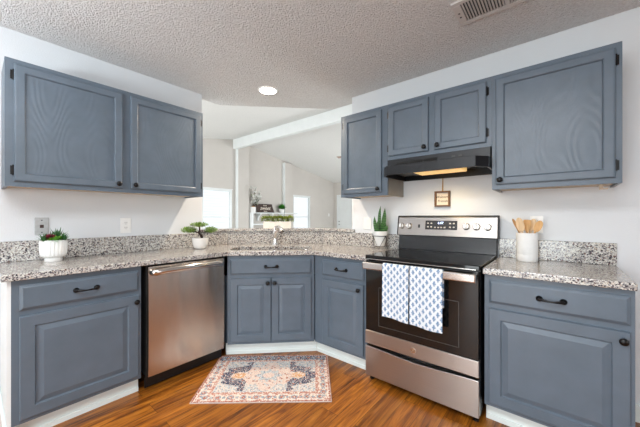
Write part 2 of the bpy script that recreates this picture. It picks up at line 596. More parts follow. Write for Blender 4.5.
# wall behind the camera with a glazed garden door, and the side wall; both windows are added for light
bm = B()
box(bm, -1.2, 1.15, -5.6, -5.5, 0, 2.6); box(bm, -4.6, -3.6, -5.6, -5.5, 0, 2.6); box(bm, -3.6, -1.2, -5.6, -5.5, 0, 0.4); box(bm, -3.6, -1.2, -5.6, -5.5, 2.45, 2.6); box(bm, 3.05, 6.0, -5.6, -5.5, 0, 2.6); box(bm, 1.15, 3.05, -5.6, -5.5, 2.1, 2.6)
struct(build('wall_rear', bm, M['wall']))
bm = B()
box(bm, 6.0, 6.1, -5.6, -3.7, 0, 3.6); box(bm, 6.0, 6.1, -1.5, 7.3, 0, 3.6); box(bm, 6.0, 6.1, -3.7, -1.5, 0, 0.7); box(bm, 6.0, 6.1, -3.7, -1.5, 2.2, 3.6)
struct(build('wall_side', bm, M['wall']))
d2 = bpy.data.objects.new('door_2', None); COL.objects.link(d2); struct(d2)
bm = B()
for x0, x1 in ((1.15, 1.21), (2.07, 2.13), (2.99, 3.05)):
    box(bm, x0, x1, -5.58, -5.52, 0, 2.1)
box(bm, 1.21, 2.99, -5.58, -5.52, 2.03, 2.1); box(bm, 1.21, 2.99, -5.58, -5.52, 0.0, 0.07)
build('frame', bm, M['white_trim'], d2)
w3 = bpy.data.objects.new('added_window_3', None); COL.objects.link(w3); struct(w3)  # unseen window, added to go with the side fill
bm = B()
for y0, y1 in ((-3.7, -3.64), (-2.63, -2.57), (-1.56, -1.5)):
    box(bm, 6.02, 6.08, y0, y1, 0.7, 2.2)
box(bm, 6.02, 6.08, -3.64, -1.56, 2.14, 2.2); box(bm, 6.02, 6.08, -3.64, -1.56, 0.7, 0.76)
build('frame', bm, M['white_trim'], w3)
w4 = bpy.data.objects.new('added_window_4', None); COL.objects.link(w4); struct(w4)  # unseen window, added to bring light onto the living room
bm = B()
for x0, x1 in ((-3.6, -3.54), (-2.43, -2.37), (-1.26, -1.2)):
    box(bm, x0, x1, -5.58, -5.52, 0.4, 2.45)
box(bm, -3.54, -1.26, -5.58, -5.52, 2.39, 2.45); box(bm, -3.54, -1.26, -5.58, -5.52, 0.4, 0.46)
build('frame', bm, M['white_trim'], w4)
struct(bx('ground_garden', (-30, 30, -40, -5.7, -0.2, -0.12), M['grass']))

# living-room back wall with two window openings
XB = -4.5
def wall_with_holes(name, x0, x1, ya, yb, ztop, holes, mat):
    bm = B()
    y = ya
    for (h0, h1, z0, z1) in holes:
        box(bm, x0, x1, y, h0, 0, ztop)
        box(bm, x0, x1, h0, h1, 0, z0)
        box(bm, x0, x1, h0, h1, z1, ztop)
        y = h1
    box(bm, x0, x1, y, yb, 0, ztop)
    return struct(build(name, bm, mat))
W1 = (1.33, 2.255, 0.45, 1.99)
W2 = (4.74, 5.66, 0.45, 1.98)
wall_with_holes('wall_back', XB - 0.1, XB, -5.5, FLOOR_Y1, 3.7, [W1, W2], M['greige'])
struct(bx('wall_far', (XB, 6.0, 7.15, 7.25, 0, 3.3), M['greige']))
# projecting wall bays beside the shelf niche
D_P = 0.12
for nm, y0, y1 in (('trim_1', 2.364, 2.76), ('trim_2', 4.223, 4.56)):
    bm = B()
    box(bm, XB, XB + D_P, y0 + 0.012, y1, 0, RIDGE_Z - SLOPE * abs(y1 - RIDGE_Y) - 0.02)
    t = struct(build(nm, bm, M['greige']))
    bx('white_edge', (XB, XB + D_P + 0.003, y0, y0 + 0.0118, 0, RIDGE_Z - SLOPE * abs(y1 - RIDGE_Y) - 0.03), M['white_trim'], t, 0.002)  # strip along the bay's side, whiter than its front

def living_window(name, y0, y1, z0, z1):
    w = bpy.data.objects.new(name, None); COL.objects.link(w); struct(w)
    x = XB
    fr = 0.05
    bm = B()
    box(bm, x - 0.09, x - 0.01, y0, y0 + fr, z0, z1); box(bm, x - 0.09, x - 0.01, y1 - fr, y1, z0, z1)
    box(bm, x - 0.09, x - 0.01, y0 + fr, y1 - fr, z1 - fr, z1); box(bm, x - 0.09, x - 0.01, y0 + fr, y1 - fr, z0, z0 + fr)
    build('window_frame', bm, M['white_trim'], w, 0.003)
    bx('sash_rail', (x - 0.08, x - 0.03, y0 + fr, y1 - fr, 1.19, 1.225), M['white_trim'], w, 0.003)
    bx('pane', (x - 0.07, x - 0.066, y0 + fr, y1 - fr, z0 + fr, z1 - fr), M['glass'], w)
    bx('window_sill', (x - 0.01, x + 0.03, y0 - 0.03, y1 + 0.03, z0 - 0.03, z0), M['white_trim'], w, 0.003)
    bx('window_casing', (x, x + 0.012, y0 - 0.012, y1 + 0.012, z1, z1 + 0.02), M['white_trim'], w)
    bm = B()
    z = z0 + 0.08
    while z < z1 - 0.06:
        mt = Matrix.Translation((x - 0.115, (y0 + y1) / 2, z)) @ Matrix.Rotation(math.radians(28), 4, 'Y')
        box(bm, -0.011, 0.011, -(y1 - y0) / 2 + 0.02, (y1 - y0) / 2 - 0.02, -0.0006, 0.0006, mt)
        z += 0.075
    build('blind_slats', bm, M['blind'], w)
living_window('window_1', *W1)
living_window('window_2', *W2)

# white panelled living-room door
d = bpy.data.objects.new('door_1', None); COL.objects.link(d); struct(d)
d.location = (-4.26, 7.15, 0)
bm = B()
box(bm, -0.075, 0.0, -0.03, 0.0, 0, 2.12); box(bm, 0.86, 0.935, -0.03, 0.0, 0, 2.12); box(bm, 0.0, 0.86, -0.03, 0.0, 2.045, 2.12)
build('door_casing', bm, M['white_trim'], d, 0.004)
bm = B()
box(bm, 0.004, 0.856, -0.02, -0.001, 0.005, 2.04)
build('door_slab', bm, M['white_trim'], d)
for px, pw in ((0.12, 0.26), (0.48, 0.26)):
    for z0, z1 in ((0.2, 0.82), (1.0, 1.6), (1.7, 1.92)):
        bm = B()
        rings_panel(bm, px, px + pw, z0, z1, [(0, -0.0205), (0, -0.024), (0.02, -0.0255), (0.035, -0.0215), (0.05, -0.0235)])
        build('door_panel', bm, M['white_trim'], d)
for z in (0.90, 1.02):
    bm = B()
    lathe(bm, [(0.0, 0.0), (0.022, 0.0), (0.022, 0.008), (0.012, 0.012), (0.012, 0.03), (0.027, 0.04), (0.027, 0.055), (0, 0.062)], 14, rot_to((0, -1, 0), (0.07, -0.0205, z)))
    build('door_knob', bm, M['phone'], d, smooth=True)

# baseboards
struct(bx('baseboard_back', (XB, XB + 0.015, 2.77, 4.21, 0, 0.12), M['white_trim']))
struct(bx('baseboard_right', (3.075, 6.0, -0.015, 0.0, 0, 0.10), M['white_kick']))
struct(bx('baseboard_left', (0.0, 0.015, -5.5, -2.46, 0, 0.10), M['white_kick']))

# ------------------------------------------------------------------ cabinets
def make_knob(parent, x, y, z, name='knob'):
    bm = B()
    lathe(bm, [(0, 0), (0.008, 0), (0.007, 0.003), (0.0055, 0.012), (0.009, 0.016), (0.0165, 0.020), (0.0175, 0.025), (0.014, 0.030), (0.006, 0.033), (0, 0.0335)], 20, rot_to((0, -1, 0), (x, y, z)))
    return build(name, bm, M['black'], parent, smooth=True, angle=60)

def make_pull(parent, x, y, z, w=0.098):
    bm = B()
    for s in (-1, 1):
        lathe(bm, [(0, 0), (0.0145, 0), (0.0155, 0.004), (0.011, 0.010), (0.006, 0.013), (0.006, 0.026), (0, 0.028)], 16, rot_to((0, -1, 0), (x + s * w / 2, y, z)))
    pts = smooth_path([(x - w / 2, y - 0.022, z), (x - w / 4, y - 0.031, z - 0.002), (x, y - 0.034, z - 0.003), (x + w / 4, y - 0.031, z - 0.002), (x + w / 2, y - 0.022, z)], 20)
    tube(bm, pts, [0.0078 - 0.0038 * (1 - abs(i / 10 - 1)) for i in range(21)], 10)
    return build('pull', bm, M['black'], parent, smooth=True, angle=60)

def make_hinge(parent, x, y, z, side):
    bm = B()
    box(bm, x - 0.007, x + 0.007, y - 0.004, y, z - 0.026, z + 0.026)
    tube(bm, [(x + side * 0.006, y - 0.008, z - 0.030), (x + side * 0.006, y - 0.008, z + 0.030)], 0.0055, 8)
    return build('hinge', bm, M['black'], parent)

def raised_door(parent, x0, x1, z0, z1, yf, name='door'):
    """Door with frame, groove and raised field (base cabinets); back of door at yf."""
    t = 0.018
    bm = B()
    rings_panel(bm, x0, x1, z0, z1, [(0, yf), (0, yf - t + 0.004), (0.004, yf - t), (0.058, yf - t), (0.064, yf - t + 0.009), (0.068, yf - t + 0.009), (0.094, yf - t + 0.001), (0.097, yf - t + 0.001)])
    return build(name, bm, M['cab'], parent)

def flat_door(parent, x0, x1, z0, z1, yf, fw=0.050):
    """Upper door: frame with a bead and a recessed grained panel."""
    t = 0.019
    bm = B()
    rings_panel(bm, x0, x1, z0, z1, [(0, yf), (0, yf - t + 0.006), (0.004, yf - t + 0.001), (0.010, yf - t), (fw - 0.008, yf - t), (fw - 0.003, yf - t + 0.003), (fw, yf - t + 0.012), (fw + 0.002, yf - t + 0.012)])
    d_ = build('door', bm, M['cab'], parent)
    bx('door_panel', (x0 + fw + 0.0005, x1 - fw - 0.0005, yf - t + 0.0105, yf - t + 0.0118, z0 + fw + 0.0005, z1 - fw - 0.0005), M['cab_grain'], d_)
    return d_

def drawer(parent, x0, x1, z0, z1, yf, pull=True):
    t = 0.018
    bm = B()
    rings_panel(bm, x0, x1, z0, z1, [(0, yf), (0, yf - t + 0.008), (0.012, yf - t + 0.001), (0.014, yf - t)])
    d_ = build('drawer', bm, M['cab'], parent)
    if pull:
        make_pull(d_, (x0 + x1) / 2, yf - t, (z0 + z1) / 2)
    return d_

def face_frame(parent, x0, x1, z0, z1, y0, y1, stiles, rails):
    """stiles: list of (xa, xb) full height; rails: list of (xa, xb, za, zb)."""
    bm = B()
    for a, b in stiles:
        box(bm, a, b, y0, y1, z0, z1)
    for a, b, c, d_ in rails:
        box(bm, a, b, y0, y1, c, d_)
    return build('face_frame', bm, M['cab'], parent)

def upper_cabinet(name, label, loc, rz, W, z0, z1, doors, depth=0.322, right_side=None):
    """local x 0..W along the front, front face at y = 0, wall at y = depth."""
    t = thing(name, label, 'cabinet', loc, rz)
    th = 0.016
    bm = B()
    box(bm, 0, th, 0.019, depth - 0.002, z0, z1)
    build('side_panel', bm, M['cab'], t)
    bm = B()
    box(bm, W - th, W, 0.019, depth - 0.002, z0, z1)
    o_ = build('side_panel', bm, right_side or M['cab'], t)
    if right_side:
        o_['label'] = 'taupe unpainted side panel'
    bm = B()
    box(bm, th, W - th, 0.019, depth - 0.002, z0 + 0.012, z0 + 0.024)
    build('bottom_panel', bm, M['rawwood'], t)
    bm = B()
    box(bm, th, W - th, 0.019, depth - 0.002, z1 - 0.012, z1)
    box(bm, th, W - th, depth - 0.01, depth - 0.002, z0 + 0.024, z1 - 0.012)
    build('carcass', bm, M['cab'], t)
    xs = [0.0] + [x for dd in doors for x in (dd[0] + 0.008, dd[1] - 0.008)] + [W]
    stiles = [(xs[i], xs[i + 1]) for i in range(0, len(xs), 2)]
    rails = []
    for a, b in zip(stiles[:-1], stiles[1:]):
        rails += [(a[1], b[0], z0, doors[0][2] + 0.01), (a[1], b[0], doors[0][3] - 0.01, z1)]
    face_frame(t, 0, W, z0, z1, 0.0, 0.0188, stiles, rails)
    for (a, b, c, d_, hinge, knob) in doors:
        dr = flat_door(t, a, b, c, d_, -0.0005)
        if knob:
            make_knob(dr, b - 0.026 if knob > 0 else a + 0.026, -0.0195, c + 0.028)
        hx = a - 0.008 if hinge < 0 else b + 0.008
        for zz in (c + 0.065, d_ - 0.065):
            make_hinge(dr, hx, -0.0005, zz, 1 if hinge < 0 else -1)
    return t

UZ0, UZ1 = 1.392, 2.143
# left wall: local x runs along +y
upper_cabinet('upper_cabinet', 'long blue-grey two-door upper cabinet on the wall above the dishwasher', (0.322, -2.406, 0), PI / 2, 1.204, UZ0, UZ1,
              [(0.037, 0.58, UZ0 + 0.030, UZ1 - 0.030, -1, 1), (0.634, 1.177, UZ0 + 0.030, UZ1 - 0.030, 1, -1)])
upper_cabinet('upper_cabinet', 'narrow blue-grey single-door upper cabinet left of the range hood', (1.219, -0.322, 0), 0, 0.473, UZ0, UZ1,
              [(0.034, 0.424, UZ0 + 0.028, UZ1 - 0.028, -1, 1)], right_side=M['taupe'])
upper_cabinet('upper_cabinet', 'short blue-grey two-door upper cabinet directly above the range hood', (1.693, -0.322, 0), 0, 0.752, 1.680, UZ1,
              [(0.013, 0.339, 1.710, UZ1 - 0.028, -1, 1), (0.383, 0.721, 1.710, UZ1 - 0.028, 1, -1)])
c4 = upper_cabinet('upper_cabinet', 'wide blue-grey single-door upper cabinet right of the range hood', (2.446, -0.322, 0), 0, 0.599, UZ0, UZ1,
              [(0.022, 0.572, UZ0 + 0.030, UZ1 - 0.030, 1, -1)])
bm = B()
box(bm, 0.515, 0.53, 0.05, 0.07, UZ0 - 0.022, UZ0 + 0.012); box(bm, 0.515, 0.55, 0.05, 0.07, UZ0 - 0.026, UZ0 - 0.020)
build('bracket', bm, M['rawwood'], c4)

BZ = 0.878       # underside of the granite
KZ = 0.112       # top of the toe kick
def base_cabinet(name, label, loc, rz, W, depth, left_w, right_w, doors, draw, end_panel=None, kick_ext=(0, 0), hang=True):
    """front frame at y = 0..0.019, wall at y = depth (local)."""
    t = thing(name, label, 'cabinet', loc, rz)
    bm = B()
    box(bm, 0.0, 0.016, 0.0195, depth, KZ, BZ)
    build('side_panel', bm, M['cab'], t)
    bm = B()
    box(bm, W - 0.016, W, 0.0195, depth, KZ, BZ)
    build('side_panel', bm, M['cab'], t)
    bm = B()
    box(bm, 0.0165, W - 0.0165, 0.0195, depth, KZ, KZ + 0.016)
    box(bm, 0.0165, W - 0.0165, depth - 0.01, depth, KZ + 0.016, BZ)
    build('carcass', bm, M['cab'], t)
    face_frame(t, 0, W, KZ - 0.004, BZ, 0, 0.019, [(0, left_w), (W - right_w, W)],
               [(left_w, W - right_w, BZ - 0.045, BZ), (left_w, W - right_w, 0.675, 0.72), (left_w, W - right_w, KZ - 0.004, 0.145)])
    bx('toe_kick', (kick_ext[0], W + kick_ext[1], 0.055, 0.07, 0.0, KZ - 0.006), M['white_kick'], t)
    bx('base_shoe', (kick_ext[0], W + kick_ext[1], 0.047, 0.0545, 0.0, 0.03), M['white_kick'], t, 0.002)
    for (a, b, kx) in doors:
        dr = raised_door(t, a, b, 0.132, 0.682, -0.0005)
        make_knob(dr, kx, -0.0185, 0.642)
    drawer(t, draw[0], draw[1], 0.714, 0.846, -0.0005)
    return t

FB = 0.586
bl = base_cabinet('base_cabinet', 'wide blue-grey base cabinet with one drawer left of the dishwasher', (FB, -2.394, 0), PI / 2, 0.607, FB - 0.004, 0.045, 0.035,
                  [(0.029, 0.589, 0.572)], (0.029, 0.589))
pe = bx('end_panel', (-0.016, -0.0005, 0.004, FB - 0.004, 0.0, BZ), M['white_trim'], bl)
pe['label'] = 'white end panel'
bx('end_baseboard', (-0.030, -0.0165, 0.004, FB - 0.004, 0.0, 0.12), M['white_kick'], bl, 0.003)
# corner sink base: front on the diagonal
DL = 0.536 * math.sqrt(2)
ds = thing('sink_base_cabinet', 'blue-grey diagonal corner cabinet with two doors below the sink', 'cabinet', (FB, -1.124, 0), PI / 4)
face_frame(ds, 0, DL, KZ - 0.004, BZ, 0, 0.019, [(0.004, 0.05), (DL - 0.05, DL - 0.004), (DL / 2 - 0.02, DL / 2 + 0.02)],
           [(0.05, DL / 2 - 0.02, BZ - 0.045, BZ), (0.05, DL / 2 - 0.02, 0.675, 0.72), (0.05, DL / 2 - 0.02, KZ - 0.004, 0.145),
            (DL / 2 + 0.02, DL - 0.05, BZ - 0.045, BZ), (DL / 2 + 0.02, DL - 0.05, 0.675, 0.72), (DL / 2 + 0.02, DL - 0.05, KZ - 0.004, 0.145)])
bx('toe_kick', (-0.022, DL + 0.022, 0.055, 0.07, 0.0, KZ - 0.006), M['white_kick'], ds)
bx('base_shoe', (-0.018, DL + 0.018, 0.047, 0.0545, 0.0, 0.03), M['white_kick'], ds, 0.002)
# side walls of the corner cabinet run back along both walls (local frame is turned 45 degrees)
for s, x0 in ((1, 0.012), (-1, DL - 0.012)):
    bm = B()
    mt = Matrix.Translation((x0, 0.021, 0)) @ Matrix.Rotation(-s * -PI / 4 if s < 0 else PI / 4 * 1, 4, 'Z')
    if s > 0:
        box(bm, -0.012, 0.0, 0.012, 0.55, KZ, 0.70, Matrix.Translation((x0, 0.021, 0)) @ Matrix.Rotation(PI / 4, 4, 'Z'))
    else:
        box(bm, 0.0, 0.012, 0.012, 0.55, KZ, 0.70, Matrix.Translation((x0, 0.021, 0)) @ Matrix.Rotation(-PI / 4, 4, 'Z'))
    build('side_panel', bm, M['cab'], ds)
bx('floor_panel', (0.03, DL - 0.03, 0.022, 0.5, KZ, KZ + 0.016), M['cab'], ds)
m_ = DL / 2
for a, b, kx in ((0.030, m_ - 0.003, m_ - 0.029), (m_ + 0.003, DL - 0.030, m_ + 0.029)):
    dr = raised_door(ds, a, b, 0.132, 0.682, -0.0005)
    make_knob(dr, kx, -0.0185, 0.640)
drawer(ds, 0.030, DL - 0.030, 0.714, 0.846, -0.0005)
# narrow base right of the sink
base_cabinet('base_cabinet', 'narrow blue-grey base cabinet between the sink corner and the range', (1.126, -FB, 0), 0, 0.543, FB - 0.004, 0.10, 0.048,
             [(0.096, 0.503, 0.466)], (0.090, 0.503), kick_ext=(-0.026, 0))
# right base
br = base_cabinet('base_cabinet', 'wide blue-grey base cabinet with one drawer right of the range', (2.449, -FB, 0), 0, 0.606, FB - 0.004, 0.03, 0.03,
             [(0.024, 0.590, 0.566)], (0.024, 0.590))

# ------------------------------------------------------------------ granite
CT, CH = 0.914, 0.035
DC = 0.622
SQ = math.sqrt(2)
def diag(t, d):      # t along the diagonal front (left to right), d = (x - y)/sqrt2
    return ((t + d) / SQ, (t - d) / SQ)

def rounded_rect(t0, t1, d0, d1, r, n=6):
    pts = []
    for cx_, cy_, a0 in ((t1 - r, d1 - r, 0), (t0 + r, d1 - r, PI / 2), (t0 + r, d0 + r, PI), (t1 - r, d0 + r, 1.5 * PI)):
        for i in range(n + 1):
            a = a0 + PI / 2 * i / n
            pts.append((cx_ + r * math.cos(a), cy_ + r * math.sin(a)))
    return pts
SINK = (-0.385, 0.365, 0.80, 1.135)

def slab(bm, outer, holes, z0, z1):
    edges = []
    for loop in [outer] + holes:
        vs = [bm.verts.new((x, y, z1)) for x, y in loop]
        edges += [bm.edges.new((vs[i], vs[(i + 1) % len(vs)])) for i in range(len(vs))]
    bmesh.ops.triangle_fill(bm, use_beauty=True, use_dissolve=False, edges=edges)
    ret = bmesh.ops.extrude_face_region(bm, geom=list(bm.faces))
    for g in ret['geom']:
        if isinstance(g, bmesh.types.BMVert):
            g.co.z = z0
ct = thing('countertop', 'speckled grey granite worktop wrapping the corner around the sink', 'countertop')
bm = B()
hole = [diag(t, d) for t, d in rounded_rect(*SINK, 0.07)]
slab(bm, [(0.001, -2.432), (DC, -2.432), (DC, -1.134), (1.134, -DC), (1.668, -DC), (1.668, -0.001), (0.751, -0.001), (0.001, -0.751)], [hole], CT - CH, CT)
build('worktop_slab', bm, M['granite'], ct, 0.004)
BSZ = 1.050
th = 0.02
cdi = 0.75 + th * SQ
bm = B()
prism(bm, [(0.001, -2.432), (th, -2.432), (th, -(cdi - th)), (cdi - th, -th), (1.668, -th), (1.668, -0.001), (0.7515, -0.001), (0.001, -0.7515)], CT + 0.0005, BSZ)
build('backsplash', bm, M['granite'], ct, 0.003)
ct2 = thing('countertop', 'short granite worktop right of the range holding the utensil crock', 'countertop')
bx('worktop_slab', (2.445, 3.058, -DC, -0.001, CT - CH, CT), M['granite'], ct2, 0.004)
bx('backsplash', (2.445, 3.058, -th, -0.001, CT + 0.0005, BSZ), M['granite'], ct2, 0.003)
bm = B()
prism(bm, [(0.002, -1.075), (0.032, -1.075), (0.032, -0.760), (0.760, -0.032), (1.165, -0.032), (1.165, -0.002), (1.126, -0.002), (1.126, 0.20), (0.64, 0.20), (-0.20, -0.64), (-0.20, -1.038), (0.002, -1.038)], 1.053, 1.083)
tag(build('bar_ledge', bm, M['granite'], None, 0.004), 'raised granite ledge capping the half wall behind the sink', 'ledge')

# sink bowl and faucet
sk = thing('kitchen_sink', 'undermount steel sink bowl set in the corner worktop', 'sink')
def sink_ring(grow, z):
    return [diag(t, d) + (z,) for t, d in rounded_rect(SINK[0] - grow, SINK[1] + grow, SINK[2] - grow, SINK[3] + grow, 0.07)]
bm = B()
prev = None
for g, z in ((0.022, 0.8785), (0.004, 0.8785), (0.002, 0.86), (-0.01, 0.72), (-0.04, 0.70), (-0.1, 0.695)):
    cur = [bm.verts.new(p) for p in sink_ring(g, z)]
    if prev:
        for i in range(len(cur)):
            bm.faces.new((prev[i], prev[(i + 1) % len(cur)], cur[(i + 1) % len(cur)], cur[i]))
    prev = cur
bm.faces.new(prev)
build('bowl', bm, M['steelsmooth'], sk, smooth=True)
bm = B()
px_, py_ = diag(-0.01, 0.96)
lathe(bm, [(0, 0.0), (0.045, 0.0), (0.045, 0.003), (0.03, 0.004), (0, 0.002)], 20, Matrix.Translation((px_, py_, 0.6955)))
build('drain', bm, M['chrome'], sk, smooth=True)

bm = B()
prism(bm, [diag(*p) for p in ((-0.022, 0.825), (0.012, 0.825), (0.012, 1.11), (-0.022, 1.11))], 0.715, 0.868)
build('bowl_divider', bm, M['steelsmooth'], sk, 0.006)
fx, fy = diag(-0.005, 0.665)
fc = thing('faucet', 'chrome single-lever pull-out faucet behind the sink', 'faucet', (fx, fy, CT), PI / 4)
bm = B()
lathe(bm, [(0, 0.001), (0.036, 0.001), (0.034, 0.012), (0.026, 0.02), (0.024, 0.06), (0.025, 0.10), (0.027, 0.125), (0.022, 0.142), (0.0, 0.146)], 24)
build('body', bm, M['chrome'], fc, smooth=True)
bm = B()
pts = smooth_path([(0.0, -0.005, 0.075), (0.012, -0.045, 0.13), (0.032, -0.095, 0.175), (0.055, -0.150, 0.190), (0.075, -0.20, 0.172), (0.082, -0.22, 0.150)], 24)
tube(bm, pts, [0.020 - 0.004 * math.sin(i / 24 * PI) + (0.003 if i > 17 else 0) for i in range(25)], 16)
build('spout', bm, M['chrome'], fc, smooth=True)
bm = B()
tube(bm, smooth_path([(0, 0.0, 0.140), (-0.006, 0.004, 0.165), (0.004, 0.0, 0.188), (0.028, -0.012, 0.200), (0.045, -0.02, 0.198)], 16), [0.015 - 0.008 * i / 16 for i in range(17)], 12)
build('lever', bm, M['chrome'], fc, smooth=True)

# ------------------------------------------------------------------ dishwasher
dw = thing('dishwasher', 'stainless steel dishwasher with a curved bar handle', 'dishwasher', (0.604, -1.760, 0), PI / 2)
DWW = 0.606
bx('tub', (0.006, DWW - 0.006, 0.02, 0.57, 0.10, 0.872), M['gap'], dw)
bm = B()
n = 10
prof = []
for i in range(n + 1):
    u = i / n
    prof.append((0.004 - 0.012 * math.sin(PI * min(1, u * 1.0)) * 0.5, 0.098 + u * 0.765))
a = [bm.verts.new((0.014, y, z)) for y, z in prof]
b = [bm.verts.new((DWW - 0.008, y, z)) for y, z in prof]
c = [bm.verts.new((0.014, 0.0185, z)) for y, z in prof]
e = [bm.verts.new((DWW - 0.008, 0.0185, z)) for y, z in prof]
for i in range(n):
    bm.faces.new((a[i], b[i], b[i + 1], a[i + 1])); bm.faces.new((c[i], c[i + 1], e[i + 1], e[i]))
    bm.faces.new((a[i], a[i + 1], c[i + 1], c[i])); bm.faces.new((b[i], e[i], e[i + 1], b[i + 1]))
bm.faces.new((a[0], c[0], e[0], b[0])); bm.faces.new((a[n], b[n], e[n], c[n]))
dd = build('door_panel', bm, M['steelwavy'], dw, smooth=True, angle=50)
bm = B()
hz = 0.825
pts = smooth_path([(0.035, 0.002, hz), (0.05, -0.03, hz), (0.12, -0.042, hz + 0.004), (0.30, -0.05, hz + 0.006), (0.48, -0.042, hz + 0.004), (0.555, -0.03, hz), (0.57, 0.002, hz)], 36)
tube(bm, pts, 0.018, 14)
for v_ in bm.verts:
    v_.co.z = hz + (v_.co.z - hz) * 1.3
build('handle', bm, M['steelsmooth'], dd, smooth=True)
bx('kick_plate', (0.006, DWW - 0.006, 0.045, 0.06, 0.012, 0.092), M['blackplastic'], dw)
for x in (0.03, DWW - 0.03):
    bm = B()
    lathe(bm, [(0, 0), (0.014, 0), (0.014, 0.01), (0.006, 0.012), (0.006, 0.0985), (0, 0.0985)], 12, Matrix.Translation((x, 0.085, 0.0)))
    build('levelling_foot', bm, M['blackplastic'], dw)

# ------------------------------------------------------------------ range
RX, RW = 1.6775, 0.760
rg = thing('range', 'stainless steel electric range with black glass cooktop and towels on its handle', 'range', (RX, 0, 0))
bx('body', (0.004, RW - 0.004, -0.615, -0.03, 0.045, 0.898), M['blackenamel'], rg)
bm = B()
box(bm, 0, RW, -0.655, -0.085, 0.900, 0.930)
ck = build('cooktop', bm, M['blackglass'], rg, 0.006, seg=3)
bm = B()
box(bm, 0.02, RW - 0.02, -0.663, -0.6555, 0.902, 0.906)
build('cooktop_trim', bm, M['steelsmooth'], ck)
# backguard: black riser and tilted steel control panel
bm = B()
prism_dir(bm, [(0.0, -0.083, 0.930), (0.0, -0.02, 0.930), (0.0, -0.02, 1.05), (0.0, -0.063, 1.05)], (RW, 0, 0))
build('riser', bm, M['blackenamel'], rg, 0.003)
bm = B()
prism_dir(bm, [(-0.006, -0.082, 1.052), (-0.006, -0.02, 1.052), (-0.006, -0.02, 1.215), (-0.006, -0.048, 1.215), (-0.006, -0.058, 1.205)], (RW + 0.012, 0, 0))
pn = build('control_panel', bm, M['steel'], rg, 0.004)
bx('panel_cap', (-0.006, RW + 0.006, -0.050, -0.02, 1.2152, 1.222), M['blackplastic'], pn, 0.002)
for x0 in (-0.0125, RW + 0.0065):
    bm = B()
    prism_dir(bm, [(x0, -0.084, 1.050), (x0, -0.02, 1.050), (x0, -0.02, 1.222), (x0, -0.048, 1.222), (x0, -0.060, 1.210)], (0.006, 0, 0))
    build('panel_cheek', bm, M['blackplastic'], pn, 0.002)
PANEL_N = Vector((0, -0.153, 0.024)).normalized()      # outward normal of the panel face
PANEL_ROT = Matrix.Rotation(PI / 2 - math.atan2(0.024, 0.153), 4, 'X')
def panel_pt(x, z, off=0.0):
    y = -0.082 + 0.024 * (z - 1.052) / 0.153
    return Vector((x, y, z)) + PANEL_N * off
for xk, zk in ((0.030, 1.131), (0.098, 1.131), (0.556, 1.135), (0.628, 1.134), (0.702, 1.133)):
    bm = B()
    mt = rot_to(PANEL_N, panel_pt(xk, zk, 0.0005))
    lathe(bm, [(0, 0), (0.027, 0), (0.027, 0.003), (0.0235, 0.005), (0.0225, 0.020), (0.020, 0.023), (0, 0.023)], 24, mt)
    kb = build('knob', bm, M['knobmetal'], rg, smooth=True, angle=30)
    bm = B()
    box(bm, -0.005, 0.005, -0.021, 0.021, 0.0232, 0.034, mt)
    build('grip', bm, M['steelsmooth'], kb, 0.002)
bm = B()
q = [panel_pt(x, z, 0.0004) for x, z in ((0.238, 1.106), (0.490, 1.106), (0.490, 1.180), (0.238, 1.180))]
prism_dir(bm, q, PANEL_N * 0.002)
dp = build('display', bm, M['display'], pn, 0.0015)
o = text_part('clock_digits', '6:07', 0.026, M['displayglow'], dp, panel_pt(0.362, 1.160, 0.0026), PANEL_ROT.to_euler())
for i, (xx, zz) in enumerate([(0.26, 1.158), (0.288, 1.158), (0.26, 1.128), (0.288, 1.128), (0.318, 1.124), (0.345, 1.124), (0.368, 1.124), (0.395, 1.124), (0.436, 1.158), (0.464, 1.158), (0.436, 1.128), (0.464, 1.128)]):
    bm = B()
    q = [panel_pt(xx + dx, zz + dz, 0.0025) for dx, dz in ((-0.007, -0.005), (0.007, -0.005), (0.007, 0.005), (-0.007, 0.005))]
    prism_dir(bm, q, PANEL_N * 0.0006)
    build('key', bm, M['print'], dp)
bm = B()
q = [panel_pt(0.185 + dx, 1.132 + dz, 0.0005) for dx, dz in ((-0.008, -0.014), (0.008, -0.014), (0.008, 0.014), (-0.008, 0.014))]
prism_dir(bm, q, PANEL_N * 0.004)
build('rocker_switch', bm, M['blackplastic'], pn)
# oven door: black glass over a steel lower band
dr = bpy.data.objects.new('oven_door', None)
COL.objects.link(dr); dr.parent = rg
build_ = B(); box(build_, 0.006, RW - 0.006, -0.655, -0.618, 0.378, 0.890)
build('door_glass', build_, M['ovenglass'], dr, 0.003)
bm = B()
x0, x1, z0, z1 = 0.115, RW - 0.115, 0.425, 0.70
for a0, a1, b0, b1 in ((x0, x1, z0, z0 + 0.004), (x0, x1, z1, z1 + 0.004), (x0 - 0.004, x0, z0, z1), (x1, x1 + 0.004, z0, z1)):
    box(bm, a0, a1, -0.6562, -0.6555, b0, b1)
build('window_outline', bm, M['outline'], dr)
bx('lower_band', (0.004, RW - 0.004, -0.660, -0.6185, 0.280, 0.377), M['steel'], dr, 0.003)
bm = B()
mt = rot_to((0, -1, 0), (RW / 2 - 0.012, -0.6604, 0.328))
lathe(bm, [(0, 0), (0.019, 0), (0.019, 0.0022), (0.0165, 0.0026), (0.016, 0.0018), (0, 0.0018)], 28, mt)
em = build('round_emblem', bm, M['knobmetal'], dr, smooth=True, angle=30)
bm = B()
for s in (-1, 1):
    tube(bm, [Vector((RW / 2 - 0.012 + s * 0.006 + 0.006 * math.cos(a_), -0.6626, 0.328 + 0.008 * math.sin(a_))) for a_ in [i * 0.35 + (0.6 if s < 0 else 2.2) for i in range(16)]], 0.0010, 6)
build('monogram_lines', bm, M['outline'], em)
bm = B()
box(bm, 0.010, RW - 0.010, -0.716, -0.694, 0.835, 0.886)
hd = build('handle', bm, M['steelsmooth'], dr, 0.008, seg=3)
